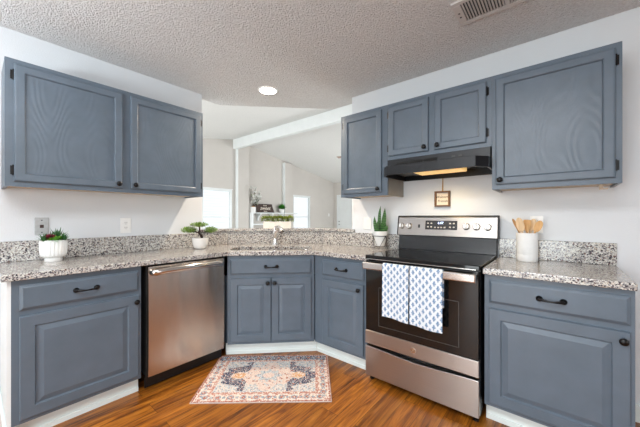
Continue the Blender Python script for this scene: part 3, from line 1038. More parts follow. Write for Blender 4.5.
for x in (0.012, RW - 0.042):
    bx('handle_mount', (x, x + 0.03, -0.6935, -0.6555, 0.842, 0.880), M['steelsmooth'], hd, 0.003)
# storage drawer with a curved top edge
bm = B()
n = 20
top = [(0.004 + (RW - 0.008) * i / n, 0.262 - 0.016 * math.sin(PI * i / n) ** 2) for i in range(n + 1)]
prism_dir(bm, [(0.004, -0.657, 0.045), (RW - 0.004, -0.657, 0.045)] + [(x, -0.657, z) for x, z in top[::-1]], (0, 0.040, 0))
build('storage_drawer', bm, M['steel'], rg, 0.003)
for x in (0.03, RW - 0.03):
    for y in (-0.60, -0.10):
        bm = B()
        lathe(bm, [(0, 0), (0.017, 0), (0.017, 0.012), (0.009, 0.014), (0.009, 0.044), (0, 0.044)], 14, Matrix.Translation((x, y, 0)))
        build('foot', bm, M['blackplastic'], rg)

# towels over the oven handle
def towel(name, label, x0, w, drop_front, drop_back, seed, loc):
    rnd = random.Random(seed)
    nx, = (int(w / 0.0028),)
    r = 0.0155
    path = []
    zt = 0.886 + 0.006
    zc = zt - r
    for i in range(int(drop_back / 0.0028)):
        path.append((-0.690, zc - drop_back + i * 0.0028))
    yc = -0.705
    for i in range(13):
        a = PI * i / 12
        path.append((yc + r * math.cos(a), zc + r * math.sin(a)))
    nf = int(drop_front / 0.0028)
    for i in range(1, nf + 1):
        path.append((yc - r, zc - i * 0.0028))
    bm = B()
    lay = bm.loops.layers.float_color.new('weave')
    ph = rnd.random() * 6
    rows = []
    cum = 0
    last = None
    for j, (y, z) in enumerate(path):
        if last is not None:
            cum += math.hypot(y - last[0], z - last[1])
        last = (y, z)
        fall = max(0.0, (zc - z)) if y < yc else 0
        row = []
        for i in range(nx + 1):
            u = i / nx
            x = x0 + u * w + 0.004 * fall * math.sin(3 * u + ph)
            yy = y - fall * 0.022 * (0.5 + 0.5 * math.sin(2 * PI * 1.3 * u + ph)) 
            zz = z + fall * 0.022 * math.sin(2.4 * u + ph)
            row.append((bm.verts.new((x, yy, zz)), cum))
        rows.append(row)
    white, blue, pale = rgb(220, 225, 230), rgb(106, 136, 170), rgb(158, 178, 200)
    def pat(x, s):
        px, pz = 0.0445, 0.052
        best = white
        for k in (0, 1):
            cx_ = (round((x - k * px / 2) / px)) * px + k * px / 2
            cz_ = (round((s - k * pz / 2) / pz)) * pz + k * pz / 2
            dx, dz = x - cx_, -(s - cz_)
            rr = math.hypot(dx / 0.0108, dz / 0.0150)
            if dz < -0.006 and abs(dx) < 0.0022 and dz > -0.018:
                return blue
            ang = math.atan2(dx, dz + 0.010)
            if rr < 1.0 and dz > -0.016:
                lobe = 0.80 + 0.20 * math.cos(7 * ang)
                if rr < lobe:
                    return pale if (0.30 < rr < 0.42) else blue
        return best
    for A, Bq in zip(rows[:-1], rows[1:]):
        for i in range(nx):
            f = bm.faces.new((A[i][0], A[i + 1][0], Bq[i + 1][0], Bq[i][0]))
            f.smooth = True
            c_ = pat((i + 0.5) / nx * w, A[i][1])
            for lp in f.loops:
                lp[lay] = c_
    o_ = build(name, bm, M['weave'])
    md = o_.modifiers.new('cloth', 'SOLIDIFY')
    md.thickness = 0.0024
    md.offset = 0
    o_.location = loc
    return tag(o_, label, 'towel', None)
towel('dish_towel', 'white and blue block-print towel hung on the left of the oven handle', 0.0, 0.186, 0.355, 0.20, 3, (1.853, 0, 0))
towel('dish_towel', 'white and blue block-print towel hung nearer the middle of the oven handle', 0.0, 0.203, 0.360, 0.22, 11, (2.047, 0, 0))

# ------------------------------------------------------------------ range hood
hw = 0.742
hood = thing('range_hood', 'black under-cabinet range hood with a lit lamp over the cooktop', 'range hood', (1.698, 0, 0))
bm = B()
prism(bm, [(0, -0.003), (0, -0.335), (hw, -0.335), (hw, -0.003)], 1.606, 1.678)
build('fan_housing', bm, M['hoodblack'], hood, 0.003)
bm = B()
outer = [(0, -0.003), (0, -0.40), (0.06, -0.475), (hw - 0.062, -0.475), (hw, -0.40), (hw, -0.003)]
inner = [(0.012, -0.014), (0.012, -0.394), (0.066, -0.462), (hw - 0.068, -0.462), (hw - 0.012, -0.394), (hw - 0.012, -0.014)]
vo_t = [bm.verts.new((x, y, 1.604)) for x, y in outer]
vo_b = [bm.verts.new((x, y, 1.534)) for x, y in outer]
vi_b = [bm.verts.new((x, y, 1.534)) for x, y in inner]
vi_t = [bm.verts.new((x, y, 1.592)) for x, y in inner]
k_ = len(outer)
bm.faces.new(vo_t)
for i in range(k_):
    j = (i + 1) % k_
    bm.faces.new((vo_t[i], vo_t[j], vo_b[j], vo_b[i]))
    bm.faces.new((vo_b[i], vo_b[j], vi_b[j], vi_b[i]))
    bm.faces.new((vi_b[i], vi_b[j], vi_t[j], vi_t[i]))
bm.faces.new(vi_t)
build('canopy', bm, M['hoodblack'], hood, 0.0015)
for x in (0.08, 0.19, 0.30):
    bm = B()
    box(bm, x, x + 0.10, -0.3365, -0.3352, 1.626, 1.652)
    gr = build('vent_slot', bm, M['gap'], hood)
for x in (0.50, 0.545):
    bx('switch', (x, x + 0.026, -0.339, -0.3352, 1.634, 1.650), M['outline'], hood, 0.002)
bm = B()
box(bm, 0.235, 0.57, -0.39, -0.20, 1.545, 1.5908)
lens = build('lamp_lens', bm, emit('warm_hood_lens', (1.0, 0.62, 0.22, 1), 0.65, rgb(240, 210, 150)), hood, 0.006)
lens['label'] = 'glowing amber lamp lens'
bx('grease_filter', (0.03, 0.225, -0.38, -0.06, 1.570, 1.5908), M['outline'], hood)
l_ = bpy.data.lights.new('hood_lamp', 'SPOT')
l_.spot_size = math.radians(165); l_.spot_blend = 0.6; l_.shadow_soft_size = 0.03; l_.energy = 8.0; l_.color = (1.0, 0.76, 0.44)
lo = bpy.data.objects.new('hood_lamp', l_)
COL.objects.link(lo); lo.parent = hood
lo.location = (0.40, -0.29, 1.538)

# ------------------------------------------------------------------ ceiling fittings
def downlight(label, x, y, power, z=CEIL):
    t = thing('recessed_downlight', label, 'ceiling light', (x, y, z))
    bm = B()
    lathe(bm, [(0.080, -0.010), (0.084, -0.012), (0.098, -0.004), (0.100, -0.0005), (0.080, -0.0005), (0.080, -0.010)], 40, caps=False)
    build('trim_ring', bm, M['white_plastic'], t, smooth=True)
    bm = B()
    lathe(bm, [(0, -0.009), (0.0795, -0.009), (0.0795, -0.001), (0, -0.001)], 40)
    build('lens', bm, emit('warm_downlight_lens', (1.0, 0.93, 0.82, 1), 14.0), t)
    l2 = bpy.data.lights.new('downlight_lamp', 'SPOT')
    l2.energy = power; l2.color = (1.0, 0.82, 0.64); l2.spot_size = math.radians(160); l2.spot_blend = 0.5; l2.shadow_soft_size = 0.05
    lo2 = bpy.data.objects.new('downlight_lamp', l2)
    COL.objects.link(lo2); lo2.parent = t
    lo2.location = (0, 0, -0.03)
    return t
downlight('round recessed downlight glowing in the textured ceiling above the sink', 0.595, -0.678, 95)

vt = thing('ceiling_vent', 'grey-white louvred air vent set in the textured ceiling', 'vent', (2.30, -0.50, CEIL))
VW, VH = 0.52, 0.24      # runs along +x, and toward -y
bm = B()
for a0, a1, b0, b1 in ((0, VW, -0.03, 0), (0, VW, -VH, -VH + 0.03), (0, 0.045, -VH + 0.03, -0.03), (VW - 0.045, VW, -VH + 0.03, -0.03), (VW / 2 - 0.012, VW / 2 + 0.012, -VH + 0.03, -0.03)):
    box(bm, a0, a1, b0, b1, -0.012, -0.0005)
build('vent_frame', bm, M['ventpaint'], vt, 0.003)
bx('backing', (0.045, VW - 0.045, -VH + 0.03, -0.03, -0.003, -0.0005), M['slot'], vt)
bm = B()
for half in ((0.045, VW / 2 - 0.012, 1), (VW / 2 + 0.012, VW - 0.045, -1)):
    x = half[0] + 0.009
    while x < half[1] - 0.004:
        mt = Matrix.Translation((x, -VH / 2, -0.009)) @ Matrix.Rotation(math.radians(40 * half[2]), 4, 'Y')
        box(bm, -0.0065, 0.0065, -VH / 2 + 0.03, VH / 2 - 0.03, -0.001, 0.001, mt)
        x += 0.0155
build('louvres', bm, M['ventpaint'], vt)
for dy in (-0.095, -0.135):
    bm = B()
    lathe(bm, [(0, 0), (0.006, 0), (0.005, -0.003), (0, -0.004)], 10, Matrix.Translation((0.022, dy, -0.0122)))
    build('screw', bm, M['slot'], vt)

# living-room fan
FX, FY, FZ = -1.05, 3.75, 2.80
fan = thing('ceiling_fan', 'tan-bladed ceiling fan hanging from the vaulted living-room ceiling', 'ceiling fan', (FX, FY, FZ))
vz = RIDGE_Z - SLOPE * (FY - RIDGE_Y) - FZ
bm = B()
tube(bm, [(0, 0, 0.05), (0, 0, vz - 0.03)], 0.014, 12)
lathe(bm, [(0, vz - 0.07), (0.04, vz - 0.06), (0.065, vz - 0.02), (0.065, vz - 0.012), (0, vz - 0.012)], 20)
build('downrod', bm, M['white_trim'], fan, smooth=True)
bm = B()
lathe(bm, [(0, -0.08), (0.07, -0.07), (0.11, -0.03), (0.11, 0.03), (0.06, 0.06), (0, 0.065)], 24)
build('motor', bm, M['white_trim'], fan, smooth=True)
for i in range(5):
    a = math.radians(192 + 72 * i)
    bm = B()
    mt = Matrix.Rotation(a, 4, 'Z') @ Matrix.Rotation(math.radians(10), 4, 'X')
    box(bm, 0.12, 0.68, -0.065, 0.065, -0.025, -0.018, mt)
    build('blade', bm, M['fanblade'], fan, 0.002)

# ------------------------------------------------------------------ wall plates
def plate(name, label, loc, rz, w, h, kind, cat='outlet'):
    t = thing(name, label, cat, loc, rz)
    bx('plate', (-w / 2, w / 2, -0.006, -0.0005, -h / 2, h / 2), M['phone'] if kind == 'phone' else M['white_plastic'], t, 0.003)
    if kind == 'outlet':
        for dz in (-0.02, 0.02):
            bm = B()
            lathe(bm, [(0, 0), (0.016, 0), (0.015, 0.002), (0, 0.002)], 20, rot_to((0, -1, 0), (0, -0.0061, dz)))
            s_ = build('socket', bm, M['white_plastic'], t)
            for name_, dims in (('slot', (-0.008, -0.0055, -0.0090, -0.0082, dz - 0.001, dz + 0.009)), ('slot', (0.0055, 0.008, -0.0090, -0.0082, dz - 0.001, dz + 0.009)), ('slot', (-0.002, 0.002, -0.0090, -0.0082, dz - 0.009, dz - 0.005))):
                bx(name_, dims, M['slot'], s_)
    elif kind == 'phone':
        bx('jack', (-0.010, 0.010, -0.0075, -0.0061, -0.011, 0.011), M['signwood'], t)
        for dz in (-0.042, 0.042):
            bm = B()
            lathe(bm, [(0, 0), (0.004, 0), (0.003, 0.0015), (0, 0.0015)], 10, rot_to((0, -1, 0), (0, -0.0061, dz)))
            build('screw', bm, M['slot'], t)
    elif kind == 'switch':
        bx('toggle', (-0.005, 0.005, -0.016, -0.0061, -0.008, 0.012), M['white_plastic'], t)
    else:
        bx('rocker', (-0.017, 0.017, -0.009, -0.0061, -0.033, 0.033), M['white_plastic'], t, 0.001)
    return t
plate('wall_outlet', 'white double power outlet on the left wall above the dishwasher side of the counter', (0.0, -1.709, 1.139), PI / 2, 0.078, 0.124, 'outlet')
plate('phone_jack_plate', 'brushed grey phone jack plate on the wall behind the succulent pot', (0.0, -2.216, 1.145), PI / 2, 0.074, 0.122, 'phone', 'wall plate')
plate('wall_switch_plate', 'white rocker switch plate on the wall left of the snake plant', (1.315, 0.0, 1.146), 0, 0.085, 0.118, 'rocker', 'switch')
plate('wall_outlet', 'white power outlet on the wall half hidden behind the utensil crock', (2.666, 0.0, 1.158), 0, 0.074, 0.12, 'outlet')
plate('wall_switch', 'small light switch on the far living-room wall near the white door', (XB, 6.80, 1.29), PI / 2, 0.075, 0.12, 'switch', 'switch')

# framed welcome sign hanging under the hood
fs = thing('framed_sign', 'tiny brown-framed Welcome Friends sign hung on the wall above the range', 'sign', (2.038, 0, 1.362))
w_, h_ = 0.122, 0.130
bm = B()
for a0, a1, b0, b1 in ((-w_ / 2, w_ / 2, h_ / 2 - 0.013, h_ / 2), (-w_ / 2, w_ / 2, -h_ / 2, -h_ / 2 + 0.013), (-w_ / 2, -w_ / 2 + 0.013, -h_ / 2 + 0.013, h_ / 2 - 0.013), (w_ / 2 - 0.013, w_ / 2, -h_ / 2 + 0.013, h_ / 2 - 0.013)):
    box(bm, a0, a1, -0.032, -0.004, b0, b1)
build('frame', bm, M['framewood'], fs, 0.002)
pp = bx('paper', (-w_ / 2 + 0.0135, w_ / 2 - 0.0135, -0.010, -0.005, -h_ / 2 + 0.0135, h_ / 2 - 0.0135), M['paper'], fs)
text_part('lettering', 'Welcome', 0.027, M['ink'], pp, (0, -0.0108, 0.016), (PI / 2, 0, 0), 0.25)
text_part('lettering', 'Friends', 0.027, M['ink'], pp, (0, -0.0108, -0.018), (PI / 2, 0, 0), 0.25)
bm = B()
tube(bm, [(0.001, -0.006, h_ / 2 - 0.002), (0.0, -0.004, h_ / 2 + 0.12)], 0.004, 8)
tube(bm, [(-0.004, -0.006, h_ / 2 - 0.002), (0.0, -0.004, h_ / 2 + 0.12)], 0.003, 8)
build('hanging_loop', bm, M['twine'], fs)

# ------------------------------------------------------------------ plants
def leaf(bm, base, direction, length, width, curl=0.25, fold=0.15, n=3):
    d = Vector(direction).normalized()
    ref = Vector((0, 0, 1)) if abs(d.z) < 0.95 else Vector((1, 0, 0))
    s = d.cross(ref).normalized()
    u = s.cross(d).normalized()
    base = Vector(base)
    L, C, R = [], [], []
    for i in range(n + 1):
        t = i / n
        wdt = width * 0.5 * math.sin(PI * (0.12 + 0.88 * t)) if i < n else 0.0
        p = base + d * (length * t) - u * (curl * length * t * t)
        L.append(p - s * wdt + u * (fold * wdt)); R.append(p + s * wdt + u * (fold * wdt)); C.append(p)
    lv = [bm.verts.new(p) for p in L]; cv = [bm.verts.new(p) for p in C]; rv = [bm.verts.new(p) for p in R]
    for i in range(n):
        bm.faces.new((lv[i], cv[i], cv[i + 1], lv[i + 1]))
        bm.faces.new((cv[i], rv[i], rv[i + 1], cv[i + 1]))

def rosette(bm, c, r, tilt, n_rings, rnd, wf=0.45):
    c = Vector(c)
    tl = Matrix.Rotation(tilt[0], 3, 'X') @ Matrix.Rotation(tilt[1], 3, 'Y')
    for k in range(n_rings):
        f = k / max(1, n_rings - 1)
        el = math.radians(20 + 60 * f)
        cnt = 8 - k
        for i in range(cnt):
            a = 2 * PI * i / cnt + k * 0.5
            d = tl @ Vector((math.cos(a) * math.cos(el), math.sin(a) * math.cos(el), math.sin(el)))
            leaf(bm, c, d, r * (1 - 0.35 * f), r * wf, -0.15)

rnd = random.Random(5)
# fluted pot of succulents
sp = thing('potted_succulents', 'mixed red and green succulents in a white fluted footed pot', 'potted plant', (0.168, -2.176, CT))
bm = B()
fl = lambda a, z: (0.08 * abs(math.sin(11 * a)) if 0.030 < z < 0.134 else 0.0)
lathe(bm, [(0, 0.001), (0.044, 0.001), (0.046, 0.018), (0.040, 0.024), (0.058, 0.034), (0.064, 0.05), (0.066, 0.08), (0.067, 0.132), (0.070, 0.134), (0.070, 0.142), (0.064, 0.142), (0.062, 0.125), (0, 0.125)], 112, None, fl)
build('pot', bm, M['matte_white'], sp, smooth=True, angle=50)
bm = B()
lathe(bm, [(0, 0.1255), (0.060, 0.1255), (0.055, 0.134), (0, 0.138)], 24)
build('soil', bm, M['soil'], sp, smooth=True)
def place(name, mat, specs):
    bm = B()
    for (x, y, z, r, tx, ty, nr, wf) in specs:
        rosette(bm, (x, y, z), r, (tx, ty), nr, rnd, wf)
    return build(name, bm, mat, sp)
place('green_rosettes', M['leaf_succ'], [(0.050, 0.005, 0.140, 0.042, 0, 0.6, 3, 0.5), (0.030, 0.03, 0.145, 0.034, -0.3, 0.4, 3, 0.5), (0.045, -0.022, 0.138, 0.03, 0.2, 0.6, 3, 0.5)])
place('red_rosettes', M['leaf_red'], [(0.034, -0.030, 0.158, 0.036, 0.3, 0.2, 3, 0.5), (0.044, -0.008, 0.160, 0.028, 0.1, 0.4, 3, 0.5), (0.01, -0.006, 0.160, 0.026, 0, 0.3, 3, 0.5), (0.040, -0.038, 0.148, 0.022, 0.3, 0.3, 3, 0.5)])
bm = B()
for cx_, cy_, cz_, ln in ((0.0, 0.02, 0.135, 0.105), (0.02, 0.048, 0.135, 0.066), (0.02, -0.05, 0.135, 0.062), (-0.03, -0.01, 0.135, 0.08), (0.045, 0.05, 0.135, 0.045), (0.045, -0.05, 0.135, 0.045)):
    for i in range(22):
        a = rnd.uniform(0, 2 * PI); el = rnd.uniform(0.35, 1.45)
        leaf(bm, (cx_, cy_, cz_), (math.cos(a) * math.cos(el), math.sin(a) * math.cos(el), math.sin(el)), ln * rnd.uniform(0.7, 1.0), 0.009, 0.1)
build('dark_spiky_leaves', bm, M['leaf_dark'], sp)

# bonsai
bo = thing('bonsai_tree', 'small bonsai with flat green pads in a rounded white pot', 'potted plant', (0.225, -1.176, CT), PI / 2)
bm = B()
lathe(bm, [(0, 0.001), (0.040, 0.001), (0.052, 0.012), (0.066, 0.045), (0.072, 0.085), (0.0735, 0.104), (0.069, 0.104), (0.066, 0.092), (0, 0.092)], 40)
build('pot', bm, M['ceramic'], bo, smooth=True, angle=60)
bm = B()
lathe(bm, [(0, 0.0925), (0.064, 0.0925), (0.05, 0.100), (0, 0.102)], 24)
build('soil', bm, M['soil'], bo, smooth=True)
bm = B()
# local x runs toward the range side (world +y), local y = -(world x)
tube(bm, smooth_path([(0.02, 0, 0.094), (0.006, -0.004, 0.125), (-0.012, 0, 0.150), (-0.004, 0.004, 0.178), (-0.008, 0, 0.215)], 20), [0.013 - 0.007 * i / 20 for i in range(21)], 10)
tube(bm, smooth_path([(-0.010, 0, 0.150), (-0.05, -0.005, 0.160), (-0.10, -0.01, 0.170)], 10), [0.007 - 0.004 * i / 10 for i in range(11)], 8)
tube(bm, smooth_path([(-0.006, 0, 0.160), (0.04, 0.005, 0.155), (0.10, 0.0, 0.165)], 10), [0.006 - 0.003 * i / 10 for i in range(11)], 8)
build('trunk', bm, M['bark'], bo, smooth=True)
def pad(name, mat, parent, cx_, cy_, cz_, rx, ry, rz_, n_, size, seed):
    r_ = random.Random(seed)
    bm = B()
    for _ in range(n_):
        while True:
            p = Vector((r_.uniform(-1, 1), r_.uniform(-1, 1), r_.uniform(-1, 1)))
            if p.length < 1:
                break
        pos = Vector((cx_ + p.x * rx, cy_ + p.y * ry, cz_ + p.z * rz_))
        d_ = Vector((p.x + r_.uniform(-.7, .7), p.y + r_.uniform(-.7, .7), 0.5 + r_.uniform(-.4, .9)))
        leaf(bm, pos, d_, size * r_.uniform(0.7, 1.2), size * 0.5, 0.2, 0.2, 2)
    return build(name, bm, mat, parent)
pad('foliage_pad', M['leaf_bonsai'], bo, -0.118, -0.005, 0.176, 0.060, 0.045, 0.028, 420, 0.016, 1)
pad('foliage_pad', M['leaf_bonsai'], bo, -0.060, 0.01, 0.172, 0.035, 0.04, 0.026, 180, 0.016, 4)
pad('foliage_pad', M['leaf_bonsai'], bo, -0.010, 0.0, 0.222, 0.085, 0.05, 0.022, 480, 0.016, 2)
pad('foliage_pad', M['leaf_bonsai'], bo, 0.105, 0.0, 0.170, 0.068, 0.045, 0.029, 460, 0.016, 3)

# snake plant on a wire stand
sn = thing('snake_plant', 'upright snake plant in a white pot on a black wire stand', 'potted plant', (1.513, -0.115, CT))
bm = B()
lathe(bm, [(0, 0.032), (0.042, 0.032), (0.044, 0.036), (0.059, 0.119), (0.063, 0.126), (0.067, 0.128), (0.067, 0.166), (0.062, 0.166), (0.060, 0.150), (0, 0.150)], 36)
build('pot', bm, M['matte_white'], sn, smooth=True)
bm = B()
lathe(bm, [(0, 0.1505), (0.058, 0.1505), (0.05, 0.157), (0, 0.16)], 20)
build('soil', bm, M['soil'], sn, smooth=True)
bm = B()
for i in range(3):
    a = 2 * PI * i / 3 - PI / 2 + 0.3
    a2 = a + PI / 3; a0 = a - PI / 3
    foot = (0.074 * math.cos(a), 0.074 * math.sin(a), 0.003)
    tube(bm, [(0.0665 * math.cos(a0), 0.0665 * math.sin(a0), 0.122), foot, (0.0665 * math.cos(a2), 0.0665 * math.sin(a2), 0.122)], 0.0026, 6)
tube(bm, [(0.0665 * math.cos(2 * PI * i / 24), 0.0665 * math.sin(2 * PI * i / 24), 0.122) for i in range(25)], 0.0026, 6)
tube(bm, [(0.054 * math.cos(2 * PI * i / 24), 0.054 * math.sin(2 * PI * i / 24), 0.029) for i in range(25)], 0.0015, 6)
build('wire_stand', bm, M['black'], sn)
for (x, y, lean, az, ln, wd) in ((-0.005, 0.005, 0.03, 0.2, 0.245, 0.042), (0.022, 0.0, 0.12, 0.1, 0.225, 0.036), (-0.040, 0.0, 0.12, 3.1, 0.15, 0.03), (0.03, -0.02, 0.35, 0.2, 0.10, 0.03),
                                 (0.0, -0.025, 0.08, 4.0, 0.11, 0.034), (-0.02, -0.02, 0.2, 3.4, 0.09, 0.03), (0.01, 0.03, 0.1, 1.2, 0.16, 0.032), (0.045, 0.01, 0.3, 0.3, 0.07, 0.026)):
    bm = B()
    n = 8
    d_ = Vector((math.sin(lean) * math.cos(az), math.sin(lean) * math.sin(az), math.cos(lean)))
    face = Vector((math.cos(0.9), math.sin(0.9), 0)) if x > 0 else Vector((math.cos(-0.2), math.sin(-0.2), 0))
    side = (face - d_ * face.dot(d_)).normalized()
    nrm = side.cross(d_)
    rings = []
    for i in range(n + 1):
        t = i / n
        wdt = wd * 0.62 * (0.75 + 0.5 * t if t < 0.5 else 1.0 * (1 - ((t - 0.5) / 0.5) ** 2) ) 
        wdt = max(wdt, 0.0006)
        tw = 0.25 * math.sin(3 * t + x * 60)
        sd = (side * math.cos(tw) + nrm * math.sin(tw))
        p = Vector((x, y, 0.153)) + d_ * ln * t
        nn = sd.cross(d_)
        rings.append([bm.verts.new(p - sd * wdt + nn * wdt * 0.35), bm.verts.new(p - nn * 0.002), bm.verts.new(p + sd * wdt + nn * wdt * 0.35), bm.verts.new(p + nn * 0.002)])
    for A, Bq in zip(rings[:-1], rings[1:]):
        for i in range(4):
            bm.faces.new((A[i], A[(i + 1) % 4], Bq[(i + 1) % 4], Bq[i]))
    bm.faces.new(rings[0][::-1]); bm.faces.new(rings[-1])
    build('leaf', bm, M['leaf_snake'], sn, smooth=True)

# planter box on the ledge
pb = thing('planter_box', 'whitewashed wooden planter box of boxwood greenery on the raised ledge', 'planter', (0.337, -0.323, 1.083), PI / 4)
bm = B()
pw, pd_, ph_ = 0.305, 0.11, 0.075
box(bm, -pw / 2, pw / 2, -pd_ / 2, -pd_ / 2 + 0.012, 0, ph_); box(bm, -pw / 2, pw / 2, pd_ / 2 - 0.012, pd_ / 2, 0, ph_)
box(bm, -pw / 2, -pw / 2 + 0.012, -pd_ / 2 + 0.012, pd_ / 2 - 0.012, 0, ph_); box(bm, pw / 2 - 0.012, pw / 2, -pd_ / 2 + 0.012, pd_ / 2 - 0.012, 0, ph_)
box(bm, -pw / 2 + 0.012, pw / 2 - 0.012, -pd_ / 2 + 0.012, pd_ / 2 - 0.012, 0.0, 0.055)
build('box', bm, M['whitewash'], pb, 0.002)
bm = B()
r_ = random.Random(9)
for i in range(6):
    cx_ = -0.142 + 0.057 * i
    for _ in range(260):
        th_ = r_.uniform(0, 2 * PI); u = r_.uniform(-0.6, 1)
        rr = math.sqrt(1 - u * u)
        nrm = Vector((rr * math.cos(th_), rr * math.sin(th_), u))
        p = Vector((cx_, 0, 0.100 + 0.004 * (i % 2))) + Vector((nrm.x * 0.040, nrm.y * 0.055, nrm.z * 0.034)) * r_.uniform(0.6, 1.0)
        if p.z < ph_ + 0.001 and abs(p.y) < pd_ / 2 + 0.01: p.z = ph_ + 0.004
        leaf(bm, p, nrm + Vector((r_.uniform(-.6, .6), r_.uniform(-.6, .6), r_.uniform(0, .6))), 0.018, 0.013, 0.2, 0.2, 2)
build('boxwood_foliage', bm, M['leaf_box'], pb)

# ------------------------------------------------------------------ utensil crock
CRX, CRY = 2.621, -0.132
cr = thing('utensil_crock', 'white glazed crock holding wooden spoons on the short worktop', 'crock', (CRX, CRY, CT))
bm = B()
lathe(bm, [(0, 0.001), (0.057, 0.001), (0.060, 0.006), (0.060, 0.046), (0.0595, 0.048), (0.0605, 0.050), (0.0605, 0.186), (0.060, 0.190), (0.056, 0.190), (0.055, 0.184), (0.055, 0.012), (0, 0.012)], 48)
build('crock_wall', bm, M['matte_white'], cr, smooth=True, angle=50)
def utensil(name, label, foot, top, head_len, head_w, mat, kind):
    """foot and top are points relative to the crock base; the head is the upper stretch."""
    foot, top = Vector(foot), Vector(top)
    d_ = (top - foot).normalized()
    L_ = (top - foot).length
    t = thing(name, label, 'utensil', (CRX + foot.x, CRY + foot.y, CT + foot.z))
    hs = L_ - head_len
    bm = B()
    tube(bm, [d_ * 0.0, d_ * hs * 0.5, d_ * (hs + 0.01)], [0.005, 0.0055, 0.006], 10)
    build('handle', bm, mat, t, smooth=True)
    face = Vector((-0.35, -1, 0)); face = (face - d_ * face.dot(d_)).normalized()
    side = d_.cross(face)
    bm = B()
    n = 14
    rings = []
    for i in range(n + 1):
        q = i / n
        if kind == 'spoon':
            wd = head_w / 2 * math.sqrt(max(0.0, 1 - (2 * q - 1) ** 2)) ** 0.85 if 0 < i < n else head_w * 0.09
            dish = 0.006 * math.sin(PI * q)
        else:
            wd = head_w / 2 * min(1, 0.25 + 1.5 * q) * (0.96 if i == n else 1)
            dish = 0.0
        p = d_ * (hs + head_len * q) - face * dish
        th_ = 0.004
        rings.append([bm.verts.new(p - side * wd + face * (dish * .6)), bm.verts.new(p + face * th_ * .5), bm.verts.new(p + side * wd + face * (dish * .6)), bm.verts.new(p - face * th_)])
    for A, Bq in zip(rings[:-1], rings[1:]):
        for i in range(4):
            bm.faces.new((A[i], A[(i + 1) % 4], Bq[(i + 1) % 4], Bq[i]))
    bm.faces.new(rings[0][::-1]); bm.faces.new(rings[-1])
    build('head', bm, mat, t, smooth=True, angle=50)
    return t
utensil('wooden_spoon', 'brown wooden spoon seen edge-on leaning far left in the crock', (0.030, 0.005, 0.018), (-0.085, 0.03, 0.285), 0.075, 0.020, M['wood_dark'], 'spoon')
utensil('wooden_spoon', 'pale broad wooden spoon second from left in the crock', (0.012, -0.004, 0.018), (-0.048, -0.008, 0.292), 0.10, 0.050, M['wood_pale'], 'spoon')
utensil('wooden_turner', 'golden flat-ended wooden turner in the middle of the crock', (0.0, 0.036, 0.018), (0.000, 0.010, 0.278), 0.09, 0.045, M['wood_mid'], 'turner')
utensil('wooden_spoon', 'tan wooden spoon behind the turner in the crock', (-0.022, 0.043, 0.018), (0.036, 0.045, 0.285), 0.085, 0.042, M['wood_pale'], 'spoon')
utensil('wooden_spoon', 'golden wooden spoon leaning far right in the crock', (-0.030, -0.020, 0.018), (0.076, -0.020, 0.272), 0.080, 0.044, M['wood_mid'], 'spoon')

